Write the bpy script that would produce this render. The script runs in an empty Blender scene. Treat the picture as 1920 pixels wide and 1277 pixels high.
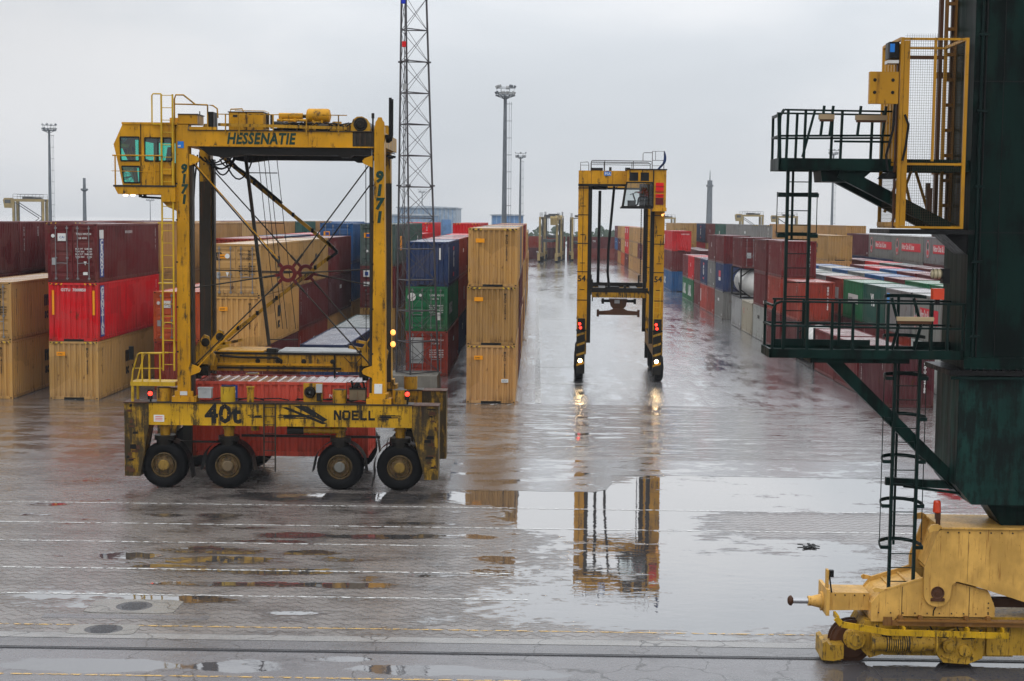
import bpy, math, random
from mathutils import Vector, Matrix
R = math.radians
sc = bpy.context.scene
COL = sc.collection
random.seed(11)

# ------------------------------------------------------------------ mesh helpers
class MB:
    """collects shapes into one mesh"""
    def __init__(s):
        s.v = []; s.f = []; s.m = []; s.s = []
    def add(s, vs, fs, mat=0, smooth=False):
        n = len(s.v)
        s.v.extend([tuple(v) for v in vs])
        for f in fs:
            s.f.append([n + i for i in f]); s.m.append(mat); s.s.append(smooth)
        return s
    def box(s, x0, y0, z0, x1, y1, z1, mat=0):
        v = [(x0,y0,z0),(x1,y0,z0),(x1,y1,z0),(x0,y1,z0),(x0,y0,z1),(x1,y0,z1),(x1,y1,z1),(x0,y1,z1)]
        f = [(0,3,2,1),(4,5,6,7),(0,1,5,4),(1,2,6,5),(2,3,7,6),(3,0,4,7)]
        return s.add(v, f, mat)
    def bar(s, p, q, w, h=None, mat=0, up=(0,0,1)):
        p = Vector(p); q = Vector(q); h = w if h is None else h
        d = (q - p).normalized(); u = Vector(up)
        if abs(d.dot(u)) > .98: u = Vector((0,1,0))
        a = d.cross(u).normalized(); b = a.cross(d).normalized()
        a *= w/2; b *= h/2
        v = [p-a-b, p+a-b, p+a+b, p-a+b, q-a-b, q+a-b, q+a+b, q-a+b]
        f = [(0,1,2,3),(7,6,5,4),(0,4,5,1),(1,5,6,2),(2,6,7,3),(3,7,4,0)]
        return s.add(v, f, mat)
    def tube(s, pts, r, n=8, mat=0, closed=False):
        pts = [Vector(p) for p in pts]; k = len(pts); rings = []
        up = None
        for i, p in enumerate(pts):
            if closed: d = (pts[(i+1) % k] - pts[i-1]).normalized()
            else: d = (pts[min(i+1, k-1)] - pts[max(i-1, 0)]).normalized()
            if up is None:
                u = Vector((0,0,1)) if abs(d.z) < .9 else Vector((0,1,0))
            else: u = up
            a = d.cross(u)
            if a.length < 1e-4: a = d.cross(Vector((1,0,0)))
            a.normalize(); b = a.cross(d).normalized(); up = b
            rr = r[i] if isinstance(r, (list, tuple)) else r
            rings.append([p + a*rr*math.cos(2*math.pi*j/n) + b*rr*math.sin(2*math.pi*j/n) for j in range(n)])
        vs = [v for g in rings for v in g]; fs = []
        for i in range(k if closed else k-1):
            i2 = (i+1) % k
            for j in range(n):
                j2 = (j+1) % n
                fs.append((i*n+j, i*n+j2, i2*n+j2, i2*n+j))
        s.add(vs, fs, mat, True)
        if not closed:
            s.add(rings[0], [tuple(range(n-1,-1,-1))], mat); s.add(rings[-1], [tuple(range(n))], mat)
        return s
    def cyl(s, p, q, r, r2=None, n=16, mat=0):
        return s.tube([p, q], [r, r if r2 is None else r2], n, mat)
    def lathe(s, prof, o, axis=(0,1,0), n=28, mat=0, smooth=True, sharp=True):
        """prof: (radius, distance along axis)"""
        o = Vector(o); d = Vector(axis).normalized()
        u = Vector((0,0,1)) if abs(d.z) < .9 else Vector((1,0,0))
        a = d.cross(u).normalized(); b = a.cross(d)
        if sharp and len(prof) > 2:
            for i in range(len(prof)-1): s.lathe(prof[i:i+2], o, axis, n, mat, smooth)
            return s
        vs = []; fs = []
        for r, t in prof:
            for j in range(n):
                th = 2*math.pi*j/n
                vs.append(o + d*t + a*r*math.cos(th) + b*r*math.sin(th))
        for i in range(len(prof)-1):
            for j in range(n):
                j2 = (j+1) % n
                fs.append((i*n+j, i*n+j2, (i+1)*n+j2, (i+1)*n+j))
        return s.add(vs, fs, mat, smooth)
    def prism(s, poly, axis, a, b, mat=0):
        """poly in the plane across axis: y -> (x,z), x -> (y,z), z -> (x,y)"""
        def P(u, w, t):
            return (u, t, w) if axis == 'y' else (t, u, w) if axis == 'x' else (u, w, t)
        n = len(poly)
        vs = [P(u, w, a) for u, w in poly] + [P(u, w, b) for u, w in poly]
        fs = [tuple(range(n)), tuple(range(2*n-1, n-1, -1))]
        fs += [(i, n+i, n+(i+1) % n, (i+1) % n) for i in range(n)]
        return s.add(vs, fs, mat)
    def quad(s, a, b, c, d, mat=0):
        return s.add([a,b,c,d], [(0,1,2,3)], mat)
    def text(s, t, size, o, u=(1,0,0), w=(0,0,1), mat=0, bold=.02, shear=0, align='LEFT', squeeze=1.0, space=1.0):
        """flat lettering laid on a face: o = baseline start, u = reading direction, w = up"""
        vs, fs = glyphs(t, bold, shear, align, space)
        o = Vector(o); u = Vector(u); w = Vector(w)
        return s.add([o + u*(x*size*squeeze) + w*(y*size) for x, y in vs], fs, mat)
    def build(s, name, mats, parent=None, link=True):
        me = bpy.data.meshes.new(name)
        off = parent_loc(parent)
        me.from_pydata([(x-off[0], y-off[1], z-off[2]) for x, y, z in s.v], [], s.f)
        mats = mats if isinstance(mats, (list, tuple)) else [mats]
        for m in mats: me.materials.append(m)
        me.polygons.foreach_set('material_index', s.m)
        me.polygons.foreach_set('use_smooth', s.s)
        me.update()
        o = bpy.data.objects.new(name, me); COL.objects.link(o)
        if parent is not None: o.parent = parent
        return o

def parent_loc(p):
    x = Vector((0,0,0))
    while p is not None:
        x = x + p.location; p = p.parent
    return x

_GL = {}
def glyphs(t, bold, shear, align, space):
    k = (t, bold, shear, align, space)
    if k not in _GL:
        cu = bpy.data.curves.new('lettering', 'FONT')
        cu.body = t; cu.offset = bold; cu.shear = shear; cu.resolution_u = 2
        cu.align_x = align; cu.space_character = space
        o = bpy.data.objects.new('lettering', cu); COL.objects.link(o)
        dg = bpy.context.evaluated_depsgraph_get()
        me = o.evaluated_get(dg).to_mesh()
        _GL[k] = ([(v.co.x, v.co.y) for v in me.vertices], [tuple(p.vertices) for p in me.polygons])
        o.evaluated_get(dg).to_mesh_clear()
        bpy.data.objects.remove(o); bpy.data.curves.remove(cu)
    return _GL[k]

def tag(o, label=None, cat=None, group=None, kind=None):
    for k, v in (('label', label), ('category', cat), ('group', group), ('kind', kind)):
        if v: o[k] = v
    return o
def empty(name, loc, label=None, cat=None, group=None, kind=None, rz=0):
    o = bpy.data.objects.new(name, None); COL.objects.link(o)
    o.location = loc; o.rotation_euler = (0,0,rz); o.empty_display_size = .3
    return tag(o, label, cat, group, kind)
def copy_tree(o, parent=None):
    c = o.copy(); COL.objects.link(c)
    if parent is not None: c.parent = parent
    for ch in [x for x in KIDS(o)]: copy_tree(ch, c)
    return c
def KIDS(o):
    return list(o.children)

# ------------------------------------------------------------------ materials
class NT:
    def __init__(s, name):
        s.mat = bpy.data.materials.new(name); s.mat.use_nodes = True
        s.t = s.mat.node_tree; s.t.nodes.clear()
        s.out = s.t.nodes.new('ShaderNodeOutputMaterial')
    def n(s, typ, **kw):
        d = s.t.nodes.new('ShaderNode' + typ)
        for k, v in kw.items():
            if k[0] == 'i' and k[1:].isdigit(): s.set(d.inputs[int(k[1:])], v)
            elif k.startswith('I_'): s.set(d.inputs[k[2:].replace('_', ' ')], v)
            else: setattr(d, k, v)
        return d
    def set(s, sock, v):
        if hasattr(v, 'is_output'): s.t.links.new(v, sock)
        elif isinstance(v, bpy.types.Node): s.t.links.new(v.outputs[0], sock)
        else: sock.default_value = v
    def m(s, op, a, b=None, c=None, clamp=False):
        d = s.t.nodes.new('ShaderNodeMath'); d.operation = op; d.use_clamp = clamp
        s.set(d.inputs[0], a)
        if b is not None: s.set(d.inputs[1], b)
        if c is not None: s.set(d.inputs[2], c)
        return d.outputs[0]
    def mix(s, f, a, b, blend='MIX'):
        d = s.t.nodes.new('ShaderNodeMix'); d.data_type = 'RGBA'; d.blend_type = blend
        s.set(d.inputs[0], f)
        s.set(d.inputs[6], c4(a)); s.set(d.inputs[7], c4(b))
        return d.outputs[2]
    def ss(s, x, a, b, lo=0.0, hi=1.0):
        d = s.t.nodes.new('ShaderNodeMapRange'); d.interpolation_type = 'SMOOTHSTEP'
        s.set(d.inputs[0], x); s.set(d.inputs[1], a); s.set(d.inputs[2], b); s.set(d.inputs[3], lo); s.set(d.inputs[4], hi)
        return d.outputs[0]
    def noise(s, vec, scale, detail=3, rough=.55, dist=0):
        d = s.t.nodes.new('ShaderNodeTexNoise')
        s.set(d.inputs['Vector'], vec)
        d.inputs['Scale'].default_value = scale; d.inputs['Detail'].default_value = detail
        d.inputs['Roughness'].default_value = rough; d.inputs['Distortion'].default_value = dist
        return d.outputs[0]
    def scaled(s, vec, sx, sy, sz, loc=(0,0,0)):
        d = s.t.nodes.new('ShaderNodeMapping')
        s.set(d.inputs[0], vec); d.inputs[1].default_value = loc; d.inputs[3].default_value = (sx, sy, sz)
        return d.outputs[0]
    def pos(s): return s.n('NewGeometry').outputs['Position']
    def objc(s): return s.n('TexCoord').outputs['Object']
    def bump(s, h, dist=.01, strength=1.0):
        return s.n('Bump', I_Height=h, I_Distance=dist, I_Strength=strength).outputs[0]
    def bsdf(s, **kw):
        b = s.n('BsdfPrincipled')
        for k, v in kw.items():
            s.set(b.inputs[k.replace('_', ' ')], c4(v) if k in ('Base_Color', 'Emission_Color') else v)
        s.t.links.new(b.outputs[0], s.out.inputs[0])
        return b
def c4(c):
    return tuple(c) + (1.0,) if isinstance(c, (tuple, list)) and len(c) == 3 else c

def paint(name, col, rough=.4, rust=.25, rustcol=(.10,.035,.012), mott=.25, grime=0., grimecol=(.018,.016,.013), metal=0., coord='obj', scale=1.0, spec=.17):
    """weathered wet paint: mottling, streaks running down, chips and smears"""
    t = NT(name)
    P = t.objc() if coord == 'obj' else t.pos()
    big = t.noise(t.scaled(P, 1.1*scale, 1.1*scale, .7*scale), 1.0, 4)
    c = t.mix(t.ss(big, .3, .75), tuple(x*(1-mott) for x in col), tuple(min(1, x*(1+mott*.5)) for x in col))
    streak = t.noise(t.scaled(P, 9*scale, 9*scale, .55*scale), 1.0, 4, .6)
    if rust:
        c = t.mix(t.m('MULTIPLY', t.ss(streak, .56, .74), rust*1.6, clamp=True), c, rustcol)
        chip = t.noise(t.scaled(P, 5*scale, 5*scale, 3.2*scale), 1.6, 6, .65)
        c = t.mix(t.m('MULTIPLY', t.ss(chip, .64, .70), min(1, rust*2.2)), c, tuple(x*.6 for x in rustcol))
    if grime:
        g = t.m('ADD', t.m('MULTIPLY', t.noise(t.scaled(P, 5.5*scale, 5.5*scale, .9*scale), 1.0, 6, .7), .6), t.m('MULTIPLY', t.noise(t.scaled(P, 2.2*scale, 2.2*scale, 2.2*scale), 1.0, 7, .75), .4))
        c = t.mix(t.m('MULTIPLY', t.ss(g, .57-grime*.16, .66-grime*.12), .92), c, grimecol)
    rr = t.ss(streak, .3, .8, rough*.75, min(1, rough*1.35))
    t.bsdf(Base_Color=c, Roughness=rr, Metallic=metal, Specular_IOR_Level=spec, Normal=t.bump(big, .02, .25))
    return t.mat

def plain(name, col, rough=.5, metal=0., emit=None, es=0., mott=.15, spec=None):
    t = NT(name)
    n = t.noise(t.objc(), 3.0, 4)
    c = t.mix(n, tuple(x*(1-mott) for x in col), tuple(min(1, x*(1+mott)) for x in col))
    kw = dict(Base_Color=c, Roughness=rough, Metallic=metal, Specular_IOR_Level=spec if spec is not None else .5 if metal or rough < .32 else .15)
    if emit: kw.update(Emission_Color=emit, Emission_Strength=es)
    t.bsdf(**kw)
    return t.mat

def glass(name, tint, gl=.10, rough=.02):
    t = NT(name)
    tr = t.n('BsdfTransparent'); tr.inputs[0].default_value = c4(tint)
    g = t.n('BsdfGlossy'); g.inputs['Roughness'].default_value = rough; g.inputs[0].default_value = (1,1,1,1)
    fr = t.n('Fresnel'); fr.inputs[0].default_value = 1.5
    f = t.m('ADD', fr.outputs[0], gl, clamp=True)
    mx = t.n('MixShader'); t.set(mx.inputs[0], f); t.set(mx.inputs[1], tr); t.set(mx.inputs[2], g)
    t.t.links.new(mx.outputs[0], t.out.inputs[0])
    return t.mat

M = {}
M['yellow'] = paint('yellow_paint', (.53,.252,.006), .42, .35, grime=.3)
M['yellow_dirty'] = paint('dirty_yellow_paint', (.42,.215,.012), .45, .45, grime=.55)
M['yellow_scraped'] = paint('scraped_yellow_paint', (.34,.19,.015), .5, .9, grime=1.15, scale=.9)
M['yellow_bright'] = paint('bright_yellow_paint', (.54,.335,.018), .42, .3, grime=.16)
M['deck'] = paint('oily_deck_steel', (.034,.027,.019), .4, .3, grime=.5)
M['black'] = paint('black_steel', (.006,.006,.006), .45, .1, rustcol=(.015,.008,.005))
M['grease'] = paint('greasy_dark_steel', (.011,.009,.0065), .38, .3, rustcol=(.03,.015,.008))
M['cable'] = plain('black_cable', (.006,.006,.0065), .5)
M['rod'] = paint('tie_rod_steel', (.026,.022,.017), .45, .3)
M['redsteel'] = paint('dark_red_steel', (.12,.012,.012), .5, .2)
M['tyre'] = plain('wet_tyre_rubber', (.0045,.0045,.005), .6, spec=.08)
M['rim'] = paint('wheel_rim_paint', (.12,.078,.032), .55, .5, grime=.6, scale=2)
M['hub'] = paint('hub_grey_paint', (.15,.11,.065), .5, .4, scale=2)
M['hub_yellow'] = paint('hub_worn_yellow', (.22,.135,.03), .5, .5, grime=.4, scale=2)
M['hub_steel'] = paint('hub_steel', (.16,.16,.145), .5, .4, scale=2)
M['white'] = paint('white_paint', (.62,.62,.60), .45, .12)
M['lightgrey'] = paint('light_grey_paint', (.36,.37,.37), .45, .15)
def worn(name, col, thr=.33):
    t = NT(name); P = t.objc(); n = t.noise(t.scaled(P, 7, 7, 9), 1.0, 6, .75)
    b_ = t.n('BsdfPrincipled', I_Base_Color=c4(col), I_Roughness=.5, I_Specular_IOR_Level=.2); tr = t.n('BsdfTransparent'); mx = t.n('MixShader')
    t.set(mx.inputs[0], t.ss(n, thr, thr+.05)); t.set(mx.inputs[1], tr); t.set(mx.inputs[2], b_); t.t.links.new(mx.outputs[0], t.out.inputs[0]); return t.mat
M['green_letter'] = worn('dark_green_lettering', (.006,.036,.026), .32)
M['black_letter'] = worn('black_lettering', (.010,.010,.010), .35)
M['white_letter'] = worn('white_lettering', (.62,.62,.60), .36)
M['bluebadge'] = plain('blue_badge', (.02,.17,.55), .4)
M['teal_glass'] = glass('teal_tinted_glass', (.20,.72,.60), .05)
M['clear_glass'] = glass('cab_glass', (.62,.68,.68), .05)
M['dark_glass'] = glass('smoked_glass', (.10,.13,.14), .06)
M['crane_green'] = paint('crane_green_paint', (.0045,.020,.016), .42, .12, rustcol=(.02,.016,.010), grime=.75, grimecol=(.0022,.0042,.0038), mott=.4, coord='pos', scale=.45, spec=.06)
M['crane_socket'] = paint('peeling_crane_green_paint', (.0075,.036,.029), .45, .15, rustcol=(.03,.03,.022), grime=.85, grimecol=(.003,.006,.0055), mott=.4, coord='pos', scale=.8, spec=.12)
M['crane_rail'] = paint('crane_rail_green_paint', (.0035,.014,.012), .4, .12, rustcol=(.02,.012,.006), coord='pos', spec=.1)
M['bogie'] = paint('bogie_yellow_paint', (.60,.345,.085), .45, .6, rustcol=(.24,.10,.022), mott=.28, coord='pos', scale=2.4)
M['bogie_dirty_shaded'] = paint('bogie_grubby_shaded_yellow_paint', (.45,.26,.03), .42, .6, grime=.42, coord='pos', scale=2.6)  # oily grime, with the shadow under the bogie darkened into it
M['chrome'] = plain('buffer_chrome', (.42,.42,.43), .2, 1.0)
M['rust'] = paint('rusted_steel', (.075,.032,.016), .55, .4, coord='pos')
M['lamp_red'] = plain('lit_red_lamp', (.5,.01,.01), .3, emit=(1,.03,.015), es=5)
M['lamp_white'] = plain('lit_headlamp', (.8,.7,.5), .3, emit=(1,.70,.36), es=42)
M['lamp_warm'] = plain('lit_work_lamp', (.8,.7,.5), .3, emit=(1,.75,.45), es=7)
M['lamp_amber'] = plain('lit_amber_lamp', (.8,.5,.2), .3, emit=(1,.36,.05), es=1.8)
M['beacon'] = plain('orange_beacon_lens', (.50,.035,.004), .25, emit=(1,.10,.01), es=.04)
M['redpanel'] = plain('red_plastic_panel', (.62,.01,.012), .35)
M['concrete'] = paint('mast_foot_concrete', (.16,.15,.13), .55, .15, rustcol=(.05,.045,.035), mott=.4)
M['galv'] = paint('galvanised_steel', (.20,.20,.205), .5, .12)
M['mastgrey'] = paint('mast_grey_paint', (.13,.145,.16), .5, .1)
M['lattice'] = paint('lattice_mast_steel', (.075,.07,.075), .5, .2)
M['panelbox'] = paint('control_box_grey', (.38,.39,.39), .4, .1)
# ------------------------------------------------------------------ camera, sky, sun, haze
H = 9.2; F = 2850.0
psi = math.atan(43/F); th = math.atan(229.5/F); ro = R(.6)
fw = Vector((-math.sin(psi)*math.cos(th), math.cos(psi)*math.cos(th), -math.sin(th)))
rt = Vector((math.cos(psi), math.sin(psi), 0)); up = rt.cross(fw)
rx = rt*math.cos(ro) + up*math.sin(ro); ux = -rt*math.sin(ro) + up*math.cos(ro)
cam = bpy.data.cameras.new('camera'); camo = bpy.data.objects.new('camera', cam); COL.objects.link(camo)
m3 = Matrix((rx, ux, -fw)).transposed()
camo.matrix_world = Matrix.Translation((0,0,H)) @ m3.to_4x4()
cam.sensor_width = 36; cam.lens = F/1920*36; cam.clip_end = 6000; cam.clip_start = .1
sc.camera = camo

w = bpy.data.worlds.new('World'); sc.world = w; w.use_nodes = True
nt = w.node_tree; nt.nodes.clear()
class WT(NT):
    def __init__(s): s.t = nt; s.out = nt.nodes.new('ShaderNodeOutputWorld')
W = WT()
d = W.n('TexCoord').outputs['Generated']
sep = W.n('SeparateXYZ', i0=d)
el = W.m('MAXIMUM', sep.outputs[2], 0.0)
# overcast sky: three times brighter overhead than at the horizon, with faint cloud structure
cl = W.noise(W.scaled(d, 2.8, 2.8, 7.5), 1.0, 5, .5, .4)
lum = W.m('MULTIPLY', W.m('MULTIPLY_ADD', el, 2.1, 1.0), W.ss(cl, .3, .72, .85, 1.08))
az = W.ss(sep.outputs[0], -.34, -.10, .80, 1.0)
lum = W.m('MULTIPLY', lum, W.m('ADD', az, W.m('MULTIPLY', W.m('SUBTRACT', 1.0, az), W.ss(el, .02, .14, .9, 0.0))))
tint = W.mix(W.ss(cl, .35, .7), (.93,.985,1.05), (.985,.995,1.02))
gray = W.n('VectorMath', operation='SCALE', i0=tint); W.set(gray.inputs['Scale'], W.m('MULTIPLY', lum, 7.6))
SUN_EL, SUN_AZ = 52, 215          # degrees; azimuth clockwise from +Y
sky = W.n('TexSky', sky_type='NISHITA', sun_disc=False, sun_elevation=R(SUN_EL), sun_rotation=R(SUN_AZ), dust_density=4.0, air_density=1.2)
hs = W.n('HueSaturation', I_Saturation=.25, I_Color=sky.outputs[0])
skyc = W.mix(.08, gray.outputs[0], hs.outputs[0])
bg = W.n('Background', I_Color=skyc, I_Strength=.1)
nt.links.new(bg.outputs[0], W.out.inputs[0])

sun = bpy.data.lights.new('sun', 'SUN'); sun.energy = .7; sun.angle = R(35); sun.color = (1,.97,.92)
so = bpy.data.objects.new('sun', sun); COL.objects.link(so)
sd = Vector((math.sin(R(SUN_AZ))*math.cos(R(SUN_EL)), math.cos(R(SUN_AZ))*math.cos(R(SUN_EL)), math.sin(R(SUN_EL))))
so.rotation_euler = sd.to_track_quat('Z', 'Y').to_euler()

vs = sc.view_settings; sc.display_settings.display_device = 'sRGB'
vs.view_transform = 'Standard'; vs.look = 'None'; vs.exposure = 0.0; vs.gamma = 1; vs.use_curve_mapping = False
sc.cycles.max_bounces = 6; sc.cycles.diffuse_bounces = 2; sc.cycles.glossy_bounces = 3
sc.cycles.transmission_bounces = 4; sc.cycles.transparent_max_bounces = 12; sc.cycles.volume_bounces = 0
sc.cycles.sample_clamp_indirect = 6; sc.cycles.use_denoising = True
sc.cycles.caustics_reflective = False; sc.cycles.caustics_refractive = False

hz = NT('damp_air')
pv = hz.n('VolumePrincipled'); pv.inputs['Color'].default_value = (.76,.80,.85,1); pv.inputs['Density'].default_value = .00026
hz.t.links.new(pv.outputs[0], hz.out.inputs['Volume'])
b = MB(); b.box(-420, -60, -1.2, 420, 760, 48)
tag(b.build('haze', hz.mat), kind='stuff')

# ------------------------------------------------------------------ ground
def ellipse_field(t, x, y, els):
    """sum of soft blobs, each (cx, cy, rx, ry, weight)"""
    tot = 0.0
    for cx, cy, rx_, ry_, wgt in els:
        a = t.m('DIVIDE', t.m('SUBTRACT', x, cx), rx_); bb = t.m('DIVIDE', t.m('SUBTRACT', y, cy), ry_)
        r2 = t.m('ADD', t.m('MULTIPLY', a, a), t.m('MULTIPLY', bb, bb))
        g = t.m('MULTIPLY', t.ss(r2, 1.6, .25), wgt)
        tot = t.m('ADD', tot, g)
    return tot

def rip(t, P, amt=1.0):
    """tiny wind and rain ripples on standing water"""
    n1 = t.noise(t.scaled(P, 1.3, 2.2, 1), 1.0, 3, .6); n2 = t.noise(t.scaled(P, 7, 9, 1), 1.0, 2)
    return t.m('ADD', t.m('MULTIPLY', n1, .0055*amt), t.m('MULTIPLY', n2, .0006*amt))

def wet_out(t, wet, dry_col, wet_col, dry_bump, dry_rough, P, water_rough=.015, ripple=1.0, coat=.5, drycoat=.18, cior=1.6):
    col = t.mix(wet, dry_col, wet_col)
    h = t.m('ADD', t.m('MULTIPLY', dry_bump, t.m('SUBTRACT', 1.0, wet)), t.m('MULTIPLY', rip(t, P, ripple), wet))
    rough = t.m('ADD', t.m('MULTIPLY', dry_rough, t.m('SUBTRACT', 1.0, wet)), t.m('MULTIPLY', water_rough, wet))
    nb = t.n('Bump', I_Height=h, I_Distance=1.0, I_Strength=1.0).outputs[0]
    cw = t.m('ADD', drycoat, t.m('MULTIPLY', wet, t.m('SUBTRACT', coat, drycoat)))
    bs = t.bsdf(Base_Color=col, Roughness=rough, IOR=1.4, Normal=nb, Coat_Weight=cw, Coat_Roughness=rough, Coat_IOR=cior, Coat_Normal=nb)
    return bs

# yard: smooth wet concrete and asphalt, wheel tracks along the lanes
t = NT('wet_yard_surface'); P = t.pos(); s3 = t.n('SeparateXYZ', i0=P); X, Y = s3.outputs[0], s3.outputs[1]
n1 = t.noise(t.scaled(P, .14, .032, 1), 1.0, 5, .6); n2 = t.noise(t.scaled(P, 1.2, .16, 1), 1.0, 5, .65)
wob = t.m('MULTIPLY', t.m('SUBTRACT', t.noise(t.scaled(P, .05, .014, 1), 1.0, 2), .5), 9.0)
ln = t.ss(t.m('PINGPONG', t.m('ADD', X, wob), .95), .0, .11)
ln2 = t.ss(t.m('PINGPONG', t.m('ADD', t.m('MULTIPLY', X, .62), t.m('MULTIPLY', wob, -1.3)), 1.5), .0, .09)
msk = t.ss(t.noise(t.scaled(P, .22, .035, 1), 1.0, 4, .6), .42, .6)
trk2 = t.m('SUBTRACT', 1.0, t.m('MULTIPLY', t.m('SUBTRACT', 1.0, t.m('MINIMUM', ln, ln2)), msk))
n4 = t.noise(t.scaled(P, .8, .42, 1), 1.0, 8, .72)
wet = t.ss(t.m('ADD', t.m('ADD', t.m('MULTIPLY', n1, .45), t.m('MULTIPLY', n2, .3)), t.m('MULTIPLY', n4, .45)), .53, .68)
wet = t.m('MULTIPLY', wet, t.m('MULTIPLY_ADD', trk2, .5, .5))
jx = t.m('PINGPONG', X, 2.6); jy = t.m('PINGPONG', t.m('ADD', Y, .8), 3.4)
joint = t.m('MINIMUM', t.ss(jy, .0, .06), t.ss(jx, .0, .03))
c = t.mix(n2, (.15,.152,.158), (.25,.253,.26))
c = t.mix(t.m('MULTIPLY', t.m('SUBTRACT', 1.0, trk2), .75), c, (.04,.037,.037))
c = t.mix(t.m('MULTIPLY', t.m('SUBTRACT', 1.0, joint), .6), c, (.03,.03,.03))
wet_out(t, wet, c, (.125,.128,.136), t.m('MULTIPLY', t.m('ADD', t.noise(t.scaled(P, 3, 5, 1), 1.0, 5, .7), t.m('MULTIPLY', t.noise(t.scaled(P, 13, 16, 1), 1.0, 4, .75), .5)), .018), t.ss(n2, .3, .7, .15, .22), P, .09, 1.8, coat=1.0, drycoat=1.0, cior=2.5)
M['yard'] = t.mat

# apron of zigzag pavers with standing water
t = NT('wet_zigzag_pavers'); P = t.pos(); s3 = t.n('SeparateXYZ', i0=P); X, Y = s3.outputs[0], s3.outputs[1]
blobs = [(4.3,37.0,5.6,3.9,.62),(5.5,41.6,5.8,2.2,.5),(.6,45.8,2.2,2.0,.42),(7.5,51.0,8.0,3.6,.66),(1.2,49.0,3.4,2.0,.6),(2.6,46.2,3.0,3.4,.66),(1.5,34.6,4.0,1.0,.25),
 (-8.1,39.9,1.7,.55,.5),(-9.4,38.9,1.2,.45,.4),(-6.6,38.75,1.9,.42,.5),(-5.0,40.3,1.0,.35,.42),(-6.3,37.4,1.3,.3,.46),(-4.3,37.35,1.7,.3,.5),
 (-10.6,35.6,2.2,.9,.42),(-8.2,35.75,1.3,.35,.5),(-7.0,43.3,1.1,.4,.38),(-9.7,46.0,.7,.4,.36),(-2.3,43.4,1.6,.4,.44),(-.9,40.2,.8,.3,.4),(-1.3,50.3,1.6,1.5,.5),(-4.5,49.2,6.5,1.0,.36),(-2.6,38.6,.9,.3,.42),(-4.3,43.2,1.5,.35,.55),(-7.4,42.4,1.0,.22,.5),(-6.0,41.0,.8,.3,.5),(-8.9,41.1,1.6,.5,.5),(-10.9,40.3,.9,.55,.55),(-10.3,39.4,1.2,.4,.5),(-8.3,37.3,1.5,.28,.55),(-11.2,45.9,.5,.25,.5),(-15.4,47.4,.7,.25,.5),(-15.3,45.7,.7,.25,.45),(-1.1,40.6,.7,.35,.5),(-.95,38.9,.6,.3,.5),(-5.4,34.6,.7,.18,.45),(-8.2,44.2,.9,.2,.42),(-3.5,45.2,1.1,.25,.4),
 (2.5,66,3.2,6.5,.30),(10.5,63,2.6,2.0,.34),(9.5,55.0,4.5,1.6,.3),(-1.5,62,1.8,3,.18),(-13,58,6,4,.12)]
fld = ellipse_field(t, X, Y, blobs)
n1 = t.noise(t.scaled(P, .55, .8, 1), 1.0, 6, .62); n2 = t.noise(t.scaled(P, 2.3, 3.2, 1), 1.0, 5, .65)
n3 = t.noise(t.scaled(P, .16, .7, 1), 1.0, 6, .68, .5)
far = t.ss(Y, 52, 60)
stk = t.noise(t.scaled(P, .22, 1.5, 1), 1.0, 6, .7)
lev = t.m('ADD', t.m('ADD', t.m('MULTIPLY', n1, 1.15), t.m('MULTIPLY', n2, .75)), t.m('MULTIPLY', fld, .66))
lev = t.m('SUBTRACT', lev, .43)
lev = t.m('ADD', t.m('MULTIPLY', lev, t.m('MULTIPLY_ADD', far, -.55, 1.0)), t.m('MULTIPLY', far, t.m('ADD', t.m('MULTIPLY', stk, 1.5), t.m('MULTIPLY_ADD', t.ss(X, -3, 1), .06, -.46))))
strip = t.m('MULTIPLY', t.ss(t.m('ABSOLUTE', t.m('SUBTRACT', Y, 46.0)), 1.9, .9), t.ss(X, 4.6, 7.0))
lev = t.m('SUBTRACT', lev, t.m('MULTIPLY', strip, .13))
wet = t.ss(lev, .54, .80)
# zigzag joints
zz = t.m('MULTIPLY', t.m('PINGPONG', X, .20), .9)
row = t.m('PINGPONG', t.m('ADD', Y, zz), .18)
colj = t.m('PINGPONG', X, .11)
jt = t.ss(row, .0, .04)
cell = t.n('TexWhiteNoise', noise_dimensions='2D', I_Vector=t.n('CombineXYZ', i0=t.m('FLOOR', t.m('DIVIDE', X, .22)), i1=t.m('FLOOR', t.m('DIVIDE', t.m('ADD', Y, zz), .22)))).outputs[0]
c = t.mix(far, t.mix(n1, (.115,.100,.092), (.195,.178,.168)), t.mix(t.ss(X, -4, 0), t.mix(n1, (.070,.056,.047), (.12,.105,.094)), t.mix(n1, (.10,.097,.095), (.19,.185,.182))))  # far zone colour carries container reflections (brown side) and sky sheen (grey side)
c = t.mix(t.m('MULTIPLY', cell, .25), c, (.20,.175,.16))
c = t.mix(t.m('MULTIPLY', t.m('SUBTRACT', 1.0, jt), t.ss(n3, .3, .6, .5, 1.0)), c, (.035,.030,.027))
c = t.mix(t.m('MULTIPLY', t.ss(n3, .50, .66), .7), c, (.065,.050,.043))
c = t.mix(t.m('MULTIPLY', t.ss(lev, .46, .62), .62), c, (.055,.046,.041))
spk = t.noise(P, 30, 3, .7); c = t.mix(t.m('MULTIPLY', t.ss(spk, .6, .75), .6), c, (.03,.027,.025))
bmp = t.m('MULTIPLY', t.m('ADD', t.m('MULTIPLY', jt, .008), t.m('MULTIPLY', t.noise(P, 14, 4, .7), .005)), t.m('MULTIPLY_ADD', far, -.7, 1.0))
bmp = t.m('ADD', bmp, t.m('MULTIPLY', far, t.m('MULTIPLY', t.noise(t.scaled(P, .7, 4.0, 1), 1.0, 4, .6), .014)))
rgh = t.m('MULTIPLY', t.ss(n2, .3, .7, .2, .34), t.m('MULTIPLY_ADD', far, -.70, 1.0))
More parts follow.
